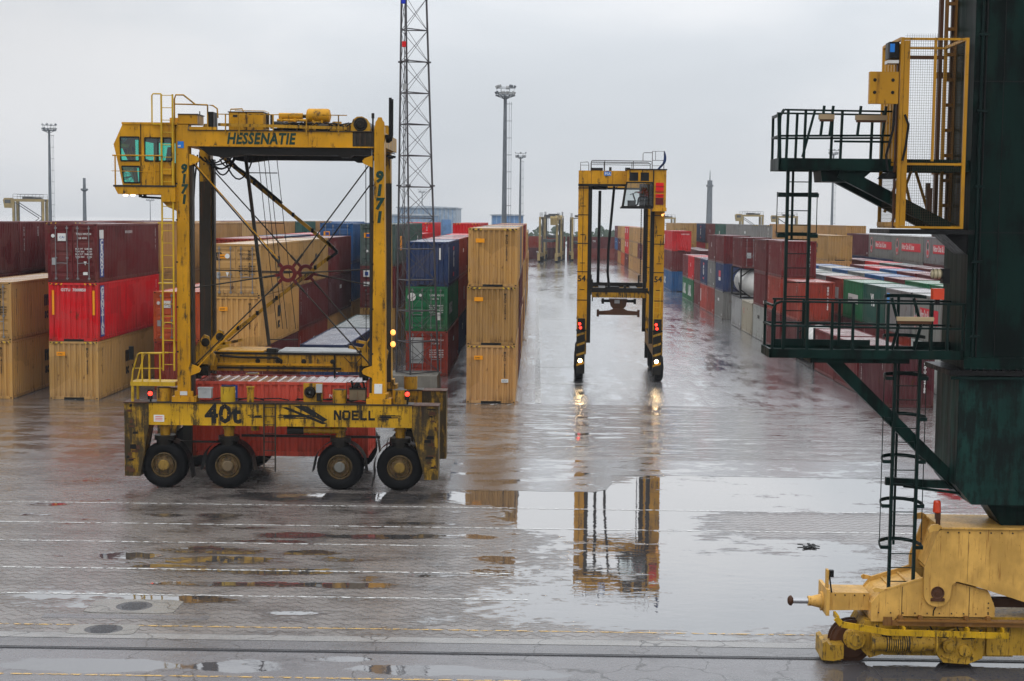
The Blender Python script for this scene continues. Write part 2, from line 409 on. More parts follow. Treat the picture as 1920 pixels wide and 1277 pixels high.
pm = t.ss(t.noise(t.scaled(P, .45, .75, 1), 1.0, 7, .72), .46, .56)
rgh = t.m('ADD', rgh, t.m('MULTIPLY', far, t.m('MULTIPLY', pm, .16)))
bmp = t.m('ADD', bmp, t.m('MULTIPLY', far, t.m('MULTIPLY', pm, t.m('MULTIPLY', t.noise(t.scaled(P, 9, 14, 1), 1.0, 4, .75), .012))))
c = t.mix(t.m('MULTIPLY', far, t.m('MULTIPLY', pm, .35)), c, (.20,.19,.18))
right = t.ss(X, -1.5, 1.5)
rgh = t.m('MULTIPLY', rgh, t.m('MULTIPLY_ADD', right, -.25, 1.0))
wet_out(t, wet, c, (.060,.055,.054), bmp, rgh, P, .010, .38, coat=1.0, drycoat=t.m('MAXIMUM', t.m('MULTIPLY_ADD', far, .6, .24), t.m('MULTIPLY', right, .5)), cior=2.15)
M['pavers'] = t.mat

def asphalt(name, c0, c1, thr, coat=.7, rough=(.18,.34), bl=(), dryc=.3):
    t = NT(name); P = t.pos(); s3 = t.n('SeparateXYZ', i0=P)
    n1 = t.noise(t.scaled(P, .5, .8, 1), 1.0, 5, .6); n2 = t.noise(t.scaled(P, 2.6, 3.2, 1), 1.0, 4, .6)
    lev = t.m('ADD', t.m('MULTIPLY', n1, .7), t.m('MULTIPLY', n2, .3))
    if bl: lev = t.m('ADD', lev, ellipse_field(t, s3.outputs[0], s3.outputs[1], bl))
    wet = t.ss(lev, thr, thr + .1)
    c = t.mix(n2, c0, c1)
    vd = t.n('TexVoronoi', feature='DISTANCE_TO_EDGE', I_Vector=t.n('VectorMath', operation='ADD', i0=P, i1=t.n('TexNoise', I_Vector=P, I_Scale=1.2).outputs[1]).outputs[0], I_Scale=.42).outputs[0]
    crk = t.ss(vd, .012, .002)
    c = t.mix(t.m('MULTIPLY', crk, .8), c, (.02,.018,.018))
    blot = t.noise(t.scaled(P, .9, 1.6, 1), 1.0, 5, .65)
    c = t.mix(t.ss(blot, .5, .68, 0, .45), c, tuple(x*.45 for x in c0))
    wet_out(t, wet, c, tuple(x*.8 for x in c0), t.m('MULTIPLY', t.noise(P, 22, 4, .75), .004), t.ss(n2, .3, .7, *rough), P, .02, .8, coat=coat, drycoat=dryc)
    return t.mat
M['quay'] = asphalt('wet_quay_asphalt', (.10,.095,.10), (.155,.148,.155), .62, bl=[(-9.0,30.3,2.2,.5,.3),(-6.0,30.4,.9,.5,.34),(-2.2,30.3,1.6,.4,.3),(-3.9,31.0,.6,.2,.3),(9,30,3.0,1.6,.4),(-.2,30.1,1.0,.3,.25)])
M['asphalt_dark'] = asphalt('dark_wet_asphalt', (.085,.081,.086), (.13,.126,.13), .66)
M['asphalt_patch'] = asphalt('smooth_asphalt_patch', (.085,.085,.09), (.135,.133,.138), .50, coat=1.0, rough=(.10,.22), dryc=.75)
M['kerbstone'] = asphalt('wet_concrete_beam', (.17,.165,.16), (.26,.25,.24), .6)
M['manhole_concrete'] = asphalt('manhole_collar_concrete', (.15,.142,.13), (.21,.20,.18), .60)
M['iron'] = paint('wet_cast_iron', (.06,.06,.065), .3, .15, coord='pos')
def line_mat(name, col, thr):
    t = NT(name); P = t.pos()
    n = t.noise(t.scaled(P, 5, 9, 1), 1.0, 5, .7)
    k = t.ss(n, thr, thr + .06)
    b_ = t.n('BsdfPrincipled', I_Base_Color=c4(col), I_Roughness=.3)
    tr = t.n('BsdfTransparent'); mx = t.n('MixShader')
    t.set(mx.inputs[0], k); t.set(mx.inputs[1], tr); t.set(mx.inputs[2], b_)
    t.t.links.new(mx.outputs[0], t.out.inputs[0]); return t.mat
M['whiteline'] = line_mat('worn_white_line_paint', (.60,.60,.585), .46)
M['yellowline'] = line_mat('worn_yellow_line_paint', (.58,.35,.09), .46)

def sheet(name, x0, y0, x1, y1, z, mat, kind='structure'):
    b = MB(); nx = max(1, int((x1-x0)/40)); ny = max(1, int((y1-y0)/40))
    for i in range(nx):
        for j in range(ny):
            xa, xb = x0+(x1-x0)*i/nx, x0+(x1-x0)*(i+1)/nx; ya, yb = y0+(y1-y0)*j/ny, y0+(y1-y0)*(j+1)/ny
            b.quad((xa,ya,z),(xb,ya,z),(xb,yb,z),(xa,yb,z))
    return tag(b.build(name, mat), kind=kind)
sheet('ground', -2500, -60, 2500, 4000, -.008, M['yard'])
sheet('paved_apron', -60, 32.74, 60, 75.0, 0.0, M['pavers'])
sheet('quay_road', -60, -40, 60, 31.42, 0.0, M['quay'])
sheet('asphalt_strip', -60, 31.62, 60, 32.28, 0.0, M['asphalt_dark'])
sheet('concrete_strip', -60, 32.3, 60, 32.72, .003, M['kerbstone'])
b = MB(); rr_ = random.Random(2); pl = [(-2.95,57.5),(-3.05,55.5),(-2.9,52.6),(-3.0,50.9)]
pl += [(-2.6+k*.42, 50.85+rr_.uniform(-.10,.10)) for k in range(12)] + [(2.5,51.3),(2.75,52.6),(2.8,54.1)] + [(3.2+k*.7, 54.3+rr_.uniform(-.06,.06)) for k in range(18)] + [(17,54.4),(17,58.2),(8,57.8)]
b.add([(x,y,.004) for x,y in pl], [tuple(range(len(pl)))]); tag(b.build('asphalt_patch', M['asphalt_patch']), kind='structure')
sheet('asphalt_infill', -11.2, 33.9, -7.4, 34.25, .004, M['asphalt_dark'])
# crane rail set in a groove
b = MB(); b.box(-60, 31.425, -.12, 60, 31.615, -.012, 1)
b.box(-60, 31.49, -.012, 60, 31.555, .012, 0); b.box(-60, 31.42, -.02, 60, 31.432, .006, 0); b.box(-60, 31.608, -.02, 60, 31.62, .006, 0)
tag(b.build('crane_rail', [M['iron'], M['asphalt_dark']]), kind='structure')
def line(name, x0, y0, x1, y1, w_, mat):
    b = MB(); dx, dy = x1-x0, y1-y0; L = math.hypot(dx, dy); nx_, ny_ = -dy/L*w_/2, dx/L*w_/2
    b.quad((x0-nx_,y0-ny_,.008),(x1-nx_,y1-ny_,.008),(x1+nx_,y1+ny_,.008),(x0+nx_,y0+ny_,.008))
    return tag(b.build(name, mat), kind='structure')
for y_, x1_ in ((47.75,16),(44.6,16),(42.05,-1.6),(38.8,-.6),(36.12,-.1)):
    line('road_marking', -30, y_, x1_, y_, .10, M['whiteline'])
line('road_marking', -30, 33.28, 7.4, 33.36, .07, M['yellowline'])
line('road_marking', -30, 29.62, -.2, 29.66, .07, M['yellowline'])
line('road_marking', .2, 75.4, .2, 175, .30, M['whiteline'])
for y_ in (84.5, 94, 140):
    line('road_marking', -.1, y_, 3.5, y_, .25, M['whiteline'])
for x_ in (-26.9, -22.8, -18.7, -14.85, -2.15):
    for k in range(3): line('road_marking', x_-.8+k*.8, 74.55, x_-.5+k*.8, 74.95, .16, M['whiteline'])
# manholes with concrete collars
for (cx, cy, hw, hh, lab) in ((-9.35,35.0,1.05,.62,'round iron manhole cover in a weathered grey concrete collar among the pavers'),
                              (-9.5,32.98,.75,.40,'round iron manhole cover in a sandy collar crossed by the yellow line')):
    r_ = empty('manhole', (cx, cy, 0), lab, 'manhole cover', 'manhole covers on the apron')
    b = MB(); k = 28; ring = [(.42*math.cos(2*math.pi*i/k), .42*math.sin(2*math.pi*i/k)*min(1, hh/.45)) for i in range(k)]
    outer = []
    for (x, y) in ring:
        f_ = 1/max(abs(x)/hw, abs(y)/hh); outer.append((x*f_, y*f_))
    zt = .012
    vsx = [(cx+x, cy+y, zt) for x, y in ring] + [(cx+x, cy+y, zt) for x, y in outer] + [(cx+x, cy+y, -.004) for x, y in outer]
    b.add(vsx, [(i, k+i, k+(i+1) % k, (i+1) % k) for i in range(k)] + [(k+i, 2*k+i, 2*k+(i+1) % k, k+(i+1) % k) for i in range(k)])
    b.build('collar', M['manhole_concrete'], r_)
    b = MB(); b.add([(cx+x*.985, cy+y*.985, .010) for x, y in ring], [tuple(range(k))])
    for i in range(-3, 4): b.box(cx-.3+abs(i)*.03, cy+i*.09-.012, .010, cx+.3-abs(i)*.03, cy+i*.09+.012, .016)
    b.build('cover', M['iron'], r_)
# a flattened scrap lying in the water
b = MB(); rnd = random.Random(4)
for i in range(14):
    a_ = rnd.random()*6.28; x_ = 7.85 + rnd.uniform(-.2,.2); y_ = 42.5 + rnd.uniform(-.22,.22)
    b.bar((x_, y_, .02+rnd.random()*.02), (x_+.16*math.cos(a_), y_+.2*math.sin(a_), .02+rnd.random()*.05), .07, .02)
tag(b.build('scrap', M['black']), 'flattened dark scrap lying in the shallow water of the apron', 'scrap')
# ------------------------------------------------------------------ shipping containers
def container_paint():
    t = NT('container_paint'); P = t.objc(); oi = t.n('ObjectInfo')
    base = oi.outputs['Color']; rnd = oi.outputs['Random']
    off = t.n('CombineXYZ', i0=t.m('MULTIPLY', rnd, 37.0), i1=t.m('MULTIPLY', rnd, 19.0), i2=0.0)
    Q = t.n('VectorMath', operation='ADD', i0=P, i1=off).outputs[0]
    big = t.noise(t.scaled(Q, .35, .35, .6), 1.0, 5, .6)
    c = t.mix(t.ss(big, .3, .7), base, t.mix(.10, base, (.30,.27,.25)))
    # sun-bleached and repainted sheets
    vo = t.n('TexVoronoi', feature='F1', distance='CHEBYCHEV', I_Vector=t.scaled(Q, .55, .55, .75), I_Scale=1.0).outputs['Color']
    pv_ = t.n('SeparateColor', i0=vo).outputs[0]
    c = t.mix(t.m('MULTIPLY', t.ss(pv_, .72, .74), .30), c, t.mix(.35, base, (.22,.18,.15)))
    c = t.mix(t.m('MULTIPLY', t.ss(pv_, .16, .14), .34), c, t.mix(.55, base, (.02,.015,.012)))
    st = t.noise(t.scaled(Q, 5, 5, .35), 1.0, 5, .65)
    c = t.mix(t.m('MULTIPLY', t.ss(st, .52, .74), .55), c, t.mix(.8, base, (.03,.014,.008)))
    ru = t.noise(t.scaled(Q, 2.2, 2.2, 1.1), 1.0, 7, .72)
    c = t.mix(t.m('MULTIPLY', t.ss(ru, .61, .68), .8), c, (.085,.030,.012))
    z = t.n('SeparateXYZ', i0=P).outputs[2]
    low = t.m('MULTIPLY', t.ss(z, .55, .0), t.ss(st, .42, .62))
    c = t.mix(t.m('MULTIPLY', low, .55), c, (.055,.028,.016))
    t.bsdf(Base_Color=c, Roughness=t.ss(st, .3, .75, .34, .55), Specular_IOR_Level=.07)
    return t.mat
def roof_paint():
    t = NT('sky_paled_wet_roof'); P = t.objc(); oi = t.n('ObjectInfo'); base = oi.outputs['Color']
    n = t.noise(t.scaled(P, .8, .35, 1), 1.0, 5, .6)
    c = t.mix(t.ss(n, .3, .75), t.mix(.16, base, (.42,.40,.39)), t.mix(.48, base, (.44,.42,.41)))  # grey mixed in: weathering, plus sky reflection put into the colour
    t.bsdf(Base_Color=c, Roughness=t.ss(n, .35, .65, .12, .34), Coat_Weight=.6, Coat_Roughness=.06, Normal=t.bump(n, .03, .3))
    return t.mat
CP = container_paint(); CR = roof_paint()
CM = [CP, M['black'], M['white_letter'], M['black_letter'], plain('orange_plate', (.75,.28,.01), .4), plain('blue_panel', (.012,.05,.22), .4), M['panelbox'], plain('sign_red', (.50,.015,.03), .45), plain('hazard_yellow', (.62,.42,.02), .45), M['green_letter'], plain('sky_blue_panel', (.05,.28,.62), .4), M['galv']]
PAL = {'tan':(.445,.240,.074),'ltan':(.49,.30,.11),'purple':(.115,.009,.011),'dpurple':(.070,.007,.013),'red':(.54,.003,.008),'rust':(.25,.026,.012),'orange':(.48,.075,.012),'navy':(.008,.028,.095),'blue':(.012,.085,.24),
       'green':(.010,.130,.048),'dgreen':(.014,.085,.062),'ggreen':(.048,.088,.078),'grey':(.185,.185,.175),'lgrey':(.30,.30,.30),'white':(.52,.53,.52),'beige':(.33,.30,.23),'redorange':(.44,.05,.03)}
WORD = {'tan':'tan','ltan':'pale tan','purple':'maroon','dpurple':'dark plum','red':'bright red','rust':'brownish red','orange':'orange','navy':'navy','blue':'blue','green':'green','dgreen':'dark green','ggreen':'grey green','grey':'grey','lgrey':'light grey','white':'white','beige':'beige','redorange':'orange red'}
HW = 1.219
def corr(lo, hi, pitch=.28, dep=.045):
    """trapezoid profile between lo and hi: list of (along, depth)"""
    n = max(2, int((hi-lo)/pitch)); p = (hi-lo)/n; out = []
    for i in range(n):
        a = lo + i*p
        out += [(a, 0), (a+p*.32, 0), (a+p*.48, dep), (a+p*.84, dep)]
    return out + [(hi, 0)]
def wall_y(b, x, sgn, y0, y1, z0, z1):
    pr = corr(y0, y1); vs = []
    for a, d_ in pr: vs += [(x-sgn*d_, a, z0), (x-sgn*d_, a, z1)]
    b.add(vs, [(2*i, 2*i+2, 2*i+3, 2*i+1) if sgn > 0 else (2*i+1, 2*i+3, 2*i+2, 2*i) for i in range(len(pr)-1)])
def wall_x(b, y, sgn, x0, x1, z0, z1):
    pr = corr(x0, x1, .26, .065); vs = []
    for a, d_ in pr: vs += [(a, y-sgn*d_, z0), (a, y-sgn*d_, z1)]
    b.add(vs, [(2*i, 2*i+1, 2*i+3, 2*i+2) if sgn > 0 else (2*i+2, 2*i+3, 2*i+1, 2*i) for i in range(len(pr)-1)])
def body(L, h, front, hazard=False):
    b = MB(); p = .13; e = .012
    for x0, x1 in ((-HW, -HW+p), (HW-p, HW)):
        b.box(x0, 0, .12, x1, p, h-.12); b.box(x0, L-p, .12, x1, L, h-.12)
        for y0 in (0, L-.18):          # corner castings
            for z0 in (0, h-.12):
                xa, xb = (x0-e/3, x0+.17) if x0 < 0 else (x1-.17, x1+e/3)
                b.box(xa, y0-(.004 if y0 == 0 else 0), z0, xb, y0+.18+(0 if y0 == 0 else .004), z0+.12)
                sx = xa-.002 if x0 < 0 else xb+.002
                if y0 == 0: b.quad((xa+.045,-.007,z0+.03),(xb-.045,-.007,z0+.03),(xb-.045,-.007,z0+.09),(xa+.045,-.007,z0+.09), 1)
    for sx in (-1, 1):
        xa, xb = sorted((sx*HW, sx*(HW-.08)))
        b.box(xa, .18, .02, xb, L-.18, .17); b.box(xa, .18, h-.10, xb, L-.18, h-.008)
        wall_y(b, sx*(HW-.012), sx, p, L-p, .17, h-.10)
    b.box(-HW+.17, .004, h-.115, HW-.17, .12, h-.006); b.box(-HW+.17, .004, .01, HW-.17, .12, .15)
    b.box(-HW+.17, L-.12, h-.115, HW-.17, L-.004, h-.006); b.box(-HW+.17, L-.12, .01, HW-.17, L-.004, .15)
    wall_x(b, L-.03, 1, -HW+p, HW-p, .15, h-.115)
    if front == 'w':
        wall_x(b, .02, -1, -HW+p, HW-p, .15, h-.115)
        if L > 9: b.box(-.5, -.002, -.0, .5, .10, .11, 1)  # flat black plate painted as the shaded gooseneck tunnel recess
    else: b.quad((-HW+p,.09,.15),(HW-p,.09,.15),(HW-p,.09,h-.115),(-HW+p,.09,h-.115), 1)
    b.quad((-HW+.1,.1,.02),(-HW+.1,L-.1,.02),(HW-.1,L-.1,.02),(HW-.1,.1,.02), 1)
    if hazard:
        for sx in (-1, 1):
            for k in range(5):
                a = sx*(HW-.06-k*.13)
                b.add([(a,-.006,h-.11),(a-sx*.065,-.006,h-.11),(a-sx*.11,-.006,h-.03),(a-sx*.045,-.006,h-.03)], [(0,1,2,3) if sx < 0 else (3,2,1,0)], 8 if k % 2 == 0 else 1)
    return b
def roof(L, h):
    b = MB(); n = int((L-.3)/.33); p = (L-.3)/n; vs = []; k = 0
    for i in range(n):
        for f_, z in ((0,0),(.35,0),(.5,-.018),(.85,-.018)):
            vs += [(-HW+.08, .15+(i+f_)*p, h-.028+z), (HW-.08, .15+(i+f_)*p, h-.028+z)]; k += 1
    vs += [(-HW+.08, L-.15, h-.028), (HW-.08, L-.15, h-.028)]; k += 1
    b.add(vs, [(2*i, 2*i+1, 2*i+3, 2*i+2) for i in range(k-1)])
    return b
def door(sx, h, marks=None):
    b = MB(); x0, x1 = (-HW+.14, -.012) if sx < 0 else (.012, HW-.14)
    z0, z1 = .17, h-.14; pts = []
    nb = 5; bh = (z1-z0)/nb
    prof = []
    for i in range(nb):
        a = z0+i*bh
        prof += [(a, .028), (a+bh*.32, .028), (a+bh*.4, .055), (a+bh*.62, .055), (a+bh*.7, .028)]
    prof.append((z1, .028))
    vs = []
    for z, y in prof: vs += [(x0+.06, y, z), (x1-.06, y, z)]
    b.add(vs, [(2*i, 2*i+1, 2*i+3, 2*i+2) for i in range(len(prof)-1)])
    b.box(x0, .012, z0, x0+.06, .07, z1); b.box(x1-.06, .012, z0, x1, .07, z1)
    b.box(x0+.06, .014, z0-.01, x1-.06, .07, z0+.04); b.box(x0+.06, .014, z1-.04, x1-.06, .07, z1+.01)
    for k in range(4):
        zc = z0+.2+k*(z1-z0-.4)/3; xh = x0 if sx < 0 else x1
        b.box(xh-.05, -.004, zc-.05, xh+.05, .012, zc+.05)
    if marks: marks(b, sx, h)
    return b
def lockbar(sx, k, h):
    b = MB(); x = sx*(.26 + .56*k)
    b.cyl((x,-.022,.12),(x,-.022,h-.1), .021, n=6)
    for z in (.2, h*.42, h-.22): b.box(x-.06, -.03, z-.035, x+.06, .014, z+.035)
    z = .95; b.bar((x,-.05,z),(x+sx*-.34*(1 if k else -1)*.9,-.05,z+.02), .03, .035)
    return b
_MESH = {}
def cached(key, fn, mats):
    if key not in _MESH:
        o = fn().build(key[0], mats); _MESH[key] = o.data; bpy.data.objects.remove(o)
    return _MESH[key]
def mesh_obj(name, me, parent=None, loc=(0,0,0), color=None):
    o = bpy.data.objects.new(name, me); COL.objects.link(o); o.location = loc
    if parent is not None: o.parent = parent
    if color: o.color = tuple(color)+(1.0,)
    return o
_uid = [0]
rc = random.Random(5)
def container(x, y, z, col, L=12.19, h=2.591, front='w', marks=None, dmarks=None, rz=0, carried=None):
    c = PAL[col]; j = rc.uniform(.78, 1.12); c = tuple(min(1, v*j*rc.uniform(.96,1.04)) for v in c)
    haz = h > 2.7 and front == 'w'
    if marks or haz and False:
        _uid[0] += 1
        def fn():
            b = body(L, h, front, haz); marks(b, L, h); return b
        me = cached(('shipping_container', _uid[0]), fn, CM)
    else:
        kind = rc.randrange(4); ink = 3 if col in ('tan','ltan','beige','white','lgrey') else 2
        def gen():
            b = body(L, h, front, haz)
            if front == 'w': vtext(b, ('TRIU 61402','GESU 40718','TTNU 93011','CLHU 27540')[kind], .115, 'f', .70, h-.3, ink)
            for sd, ya in (('r', .6), ('l', L-.6)):
                vtext(b, ('TRIU 61402','GESU 40718','TTNU 93011','CLHU 27540')[kind], .12, sd, ya, h-.35, ink)
                if kind == 1: panel(b, sd, L*.5-.5, h*.62, L*.5+.5, h*.72, ink)
                if kind == 2: side_text(b, ('KL','TX')[L > 9], .55, sd, L*.5-(.4 if sd == 'r' else -.4), h*.55, ink)
                panel(b, sd, L-.75 if sd == 'r' else .55, h*.12, L-.55 if sd == 'r' else .75, h*.2, 2)
            return b
        me = cached(('shipping_container', L, h, front, haz, kind, ink), gen, CM)
    o = mesh_obj('shipping_container', me, None, (x, y, z), c); o.rotation_euler = (0,0,rz)
    mesh_obj('roof', cached(('roof', L, h), lambda: roof(L, h), [CR]), o, color=c)
    if front == 'd':
        for sx in (-1, 1):
            if dmarks: _uid[0] += 1; me = cached(('door', _uid[0]), lambda: door(sx, h, dmarks), CM)
            else: me = cached(('door', sx, h), lambda: door(sx, h), CM)
            dd = mesh_obj('door', me, o, color=c)
            for k in (0, 1): mesh_obj('locking_bar', cached(('locking_bar', sx, k, h), lambda: lockbar(sx, k, h), [M['galv']]), dd)
    return o

# markings: drawn on the outer skin, 8 mm proud
FU = (1,0,0); RU = (0,1,0); LU = (0,-1,0)
def vtext(b, s_, size, side, y, ztop, mat=2, step=1.0, bold=.03, sq=1.0):
    """letters stacked one above the other"""
    for i, ch in enumerate(s_):
        if ch == ' ': continue
        z = ztop - size*(i+1)*step
        if side == 'f': b.text(ch, size*1.3, (y, -.012, z), FU, mat=mat, bold=bold, align='CENTER', squeeze=sq)
        elif side == 'r': b.text(ch, size*1.3, (HW+.006, y, z), RU, mat=mat, bold=bold, align='CENTER', squeeze=sq)
        else: b.text(ch, size*1.3, (-HW-.006, y, z), LU, mat=mat, bold=bold, align='CENTER', squeeze=sq)
def panel(b, side, a0, z0, a1, z1, mat, d_=.006):
    if side == 'f': b.box(a0, -.008, z0, a1, -.002, z1, mat)
    elif side == 'r': b.box(HW-.002, a0, z0, HW+d_-.002, a1, z1, mat)
    else: b.box(-HW-d_+.002, a0, z0, -HW+.002, a1, z1, mat)
def side_text(b, s_, size, side, y, z, mat=2, bold=.03, squeeze=1., shear=0):
    if side == 'r': b.text(s_, size, (HW+.008, y, z), RU, mat=mat, bold=bold, squeeze=squeeze, shear=shear)
    elif side == 'l': b.text(s_, size, (-HW-.008, y, z), LU, mat=mat, bold=bold, squeeze=squeeze, shear=shear)
    else: b.text(s_, size, (y, -.012, z), FU, mat=mat, bold=bold, squeeze=squeeze, shear=shear)
def ring_mark(b, side, a, z, r, mat):
    k = 14
    P_ = (lambda i, rr: (a+rr*math.cos(2*math.pi*i/k), -.014, z+rr*math.sin(2*math.pi*i/k)))
    b.add([P_(i, r) for i in range(k)], [tuple(range(k))], mat)
def msc(b, L, h):
    for sd in ('r', 'l'):
        y = 5.0 if sd == 'r' else 6.4
        side_text(b, 'm', 1.05, sd, y, h*.52, 3, .06); side_text(b, 'sc', .72, sd, y+(.05 if sd == 'r' else -.05), h*.28, 3, .05)
        vtext(b, 'MSCU 4 12605', .11, sd, .75 if sd == 'r' else L-.75, h-.35, 3)
    vtext(b, 'MSCU 412605', .12, 'f', .68, h-.3, 3)
    panel(b, 'f', -.85, h-.72, -.42, h-.52, 4); side_text(b, '30480', .1, 'f', -.8, h-.66, 3, .01)
def msc_rusty(b, L, h):
    msc(b, L, h)
    panel(b, 'f', .52, h*.36, .86, h*.42, 2)
    side_text(b, '22G1', .12, 'f', .54, h*.375, 3, .01)
def tan_plain(b, L, h):
    vtext(b, 'MSCU 720914', .12, 'f', .68, h-.3, 3)
    panel(b, 'f', -.85, h-.72, -.42, h-.52, 4)
    vtext(b, 'MSCU 72091', .11, 'r', .7, h-.35, 3)
def msc_top(b, L, h):
    side_text(b, 'm', .8, 'r', 6.4, h*.5, 3, .06); side_text(b, 'sc', .55, 'r', 6.4, h*.3, 3, .05)
    side_text(b, 'm', .8, 'l', 6.4, h*.5, 3, .06); side_text(b, 'sc', .55, 'l', 6.4, h*.3, 3, .05)
def cronos(b, L, h):
    panel(b, 'r', .45, .25, 1.15, h-.75, 5); panel(b, 'r', .45, h-.73, 1.15, h-.3, 2)
    vtext(b, 'CRONOS', .30, 'r', .8, h-.76, 2, 1.0, .06, 1.7)
    vtext(b, 'CRXU 45 G1', .12, 'r', L-.7, h-.25, 2)
    for i in range(6): panel(b, 'r', 5.2+i*.25, h-.5, 5.28+i*.25, h-.36, 2)
def genstar(b, L, h):
    panel(b, 'r', .40, .2, 1.1, h-.15, 5); vtext(b, 'GENSTAR', .34, 'r', .75, h-.2, 2, 1.0, .06, 1.6)
    side_text(b, 'GSTU  7000850', .2, 'f', -.62, h-.42, 2, .02, .95)
    panel(b, 'f', -1.06, h*.45, -.95, h-.38, 4); panel(b, 'f', .95, h*.45, 1.06, h-.38, 4)
    vtext(b, 'GSTU 70', .12, 'r', L-.7, h-.25, 2); panel(b, 'r', L-.7, h*.4, L-.55, h*.6, 4)
def code_r(b, L, h, s_='TRLU 410927'):
    vtext(b, s_, .13, 'r', .7, h-.3, 2); vtext(b, 'TEX', .18, 'r', 3.2, h-.3, 2)
def code_l(b, L, h):
    vtext(b, 'GATU 20418', .14, 'l', L-.6, h-.35, 2); vtext(b, '22G1', .12, 'l', .6, h-.3, 2); vtext(b, 'GATU 204188', .14, 'f', .75, h-.3, 2)
def bigg(b, L, h):
    side_text(b, 'G', 1.3, 'l', L*.5+.5, h*.4, 2, .05); panel(b, 'l', L*.5-.5, h*.2, L*.5+.5, h*.28, 7); panel(b, 'l', L*.5-.5, h*.78, L*.5+.5, h*.86, 7)
    side_text(b, 'G', 1.3, 'r', L*.5-.5, h*.4, 2, .05); panel(b, 'r', L*.5-.5, h*.78, L*.5+.5, h*.86, 7)
def navy_d(b, L, h):
    panel(b, 'f', .68, h*.6, .78, h*.86, 2)
    side_text(b, 'G', 1.3, 'r', 5.2, h*.4, 2, .05); panel(b, 'r', 5.0, h*.16, 6.2, h*.26, 7); panel(b, 'r', 5.0, h*.78, 6.2, h*.86, 7); panel(b, 'r', .4, .2, .6, h-.3, 2)
def lasl(b, L, h): side_text(b, 'LASL', 1.55, 'l', L-.7, h*.3, 2, .05)
def dki(b, L, h):
    for k in (0, 1): side_text(b, 'DKI', 1.2, 'l', L-.8-k*L*.5, h*.55, 2, .06)
def nitor(b, L, h):
    f_ = L/12.19
    y1 = L*.72; y0 = L*.08
    panel(b, 'l', y0, h*.40, y1, h*.72, 7); side_text(b, 'Nitor Das & Lines', h*.30, 'l', y1-.12*f_, h*.475, 2, .02, .9*f_)
    k = 20; yc = L*.88
    b.add([(-HW-.008, yc+.055*L*math.cos(2*math.pi*i/k), h*.55+.34*h*math.sin(2*math.pi*i/k)) for i in range(k)], [tuple(range(k))], 7)
    b.add([(-HW-.011, yc+.045*L*math.cos(2*math.pi*i/k), h*.55+.31*h*math.sin(2*math.pi*i/k)) for i in range(k)], [tuple(range(k))], 6)
    b.add([(-HW-.014, yc+.03*L*math.cos(2*math.pi*i/k), h*.66+.14*h*math.sin(2*math.pi*i/k)) for i in range(k)], [tuple(range(k))], 9)
    b.add([(-HW-.014, yc+.03*L*math.cos(2*math.pi*i/k), h*.42+.10*h*math.sin(2*math.pi*i/k)) for i in range(k)], [tuple(range(k))], 7)
def stripe_blue(b, L, h): panel(b, 'l', L-.95, .25, L-.35, h-.3, 10)
def whitetext_l(b, L, h): panel(b, 'l', L*.2, h*.42, L*.72, h*.66, 2); side_text(b, 'UNIGREEN', .34, 'l', L*.7, h*.48, 9, .02, .8)
def evk(b, L, h): side_text(b, 'YL', 1.0, 'l', L*.62, h*.5, 2, .05); vtext(b, '2051', .2, 'l', 1.2, h*.6, 2)
def red_l(b, L, h): panel(b, 'l', L-.9, h*.3, L-.4, h*.8, 2); vtext(b, 'TRIU 8', .16, 'l', .7, h-.3, 2); side_text(b, 'CAPE CODE', .22, 'f', -.1, h-.5, 2, .01, .9)
def k_logo(b, L, h): side_text(b, 'K', 1.2, 'r', L*.55, h*.35, 2, .05); side_text(b, 'K', 1.2, 'l', L*.6, h*.35, 2, .05)
def logo_box(b, L, h): side_text(b, 'OOCU', .5, 'l', L*.6, h*.6, 2); panel(b, 'r', L*.3, h*.35, L*.42, h*.7, 4); panel(b, 'l', L*.42, h*.3, L*.58, h*.42, 2); panel(b, 'l', L*.42, h*.45, L*.58, h*.6, 7)
def pno(b, L, h):
    panel(b, 'f', 0, 0, .01, .01, 1) if False else None
def dm_lines(b, sx, h, mat=2, head='TRLU 491504', plates=True):
    if sx > 0:
        side_text(b, head, .15, 'f', .18, h-.55, mat, .01, .9); side_text(b, 'GB 4500', .13, 'f', .3, h-.75, mat, .01, .9)
        for k in range(4):
            z = h*.56-k*.13
            b.text('MAX WT  30480' if k % 2 == 0 else 'TARE 3860', .12, (.14, .008, z), FU, mat=mat, bold=.008, squeeze=.8); b.text('67200' if k % 2 else '30.480', .12, (.72, .008, z), FU, mat=mat, bold=.008, squeeze=.8)
    elif plates:
        ring_mark(b, 'f', -.95, h-.6, .09, 2)
        b.box(-.72, -.004, h-.85, -.32, .010, h-.48, 2); b.text('CAI', .16, (-.64,-.008,h-.72), FU, mat=5, bold=.01)
        b.box(-1.02, -.004, h*.3, -.8, .010, h*.42, 6)
def dm_purple(b, sx, h):
    dm_lines(b, sx, h)
    if sx > 0:
        b.add([(.55,.006,h*.36),(.70,.006,h*.36),(.625,.006,h*.29)], [(0,2,1)], 2); b.box(.52, -.004, h*.13, .74, .010, h*.18, 2)
def dm_msc(b, sx, h):
    if sx < 0:
        b.text('m', .42, (-1.0,-.006,h-.62), FU, mat=3, bold=.03); b.text('sc', .3, (-.98,-.006,h-.8), FU, mat=3, bold=.03)
        ring_mark(b, 'f', -.42, h-.6, .12, 2); b.box(-.95, -.004, h*.34, -.78, .01, h*.46, 6)
        b.add([(-.5,-.006,h*.46),(-.34,-.006,h*.46),(-.42,-.006,h*.37)], [(0,2,1)], 2)
    else: dm_lines(b, sx, h, 3, 'MSCU 450287')
def dm_white(b, sx, h): dm_lines(b, sx, h, 2, 'HLCU 216340')
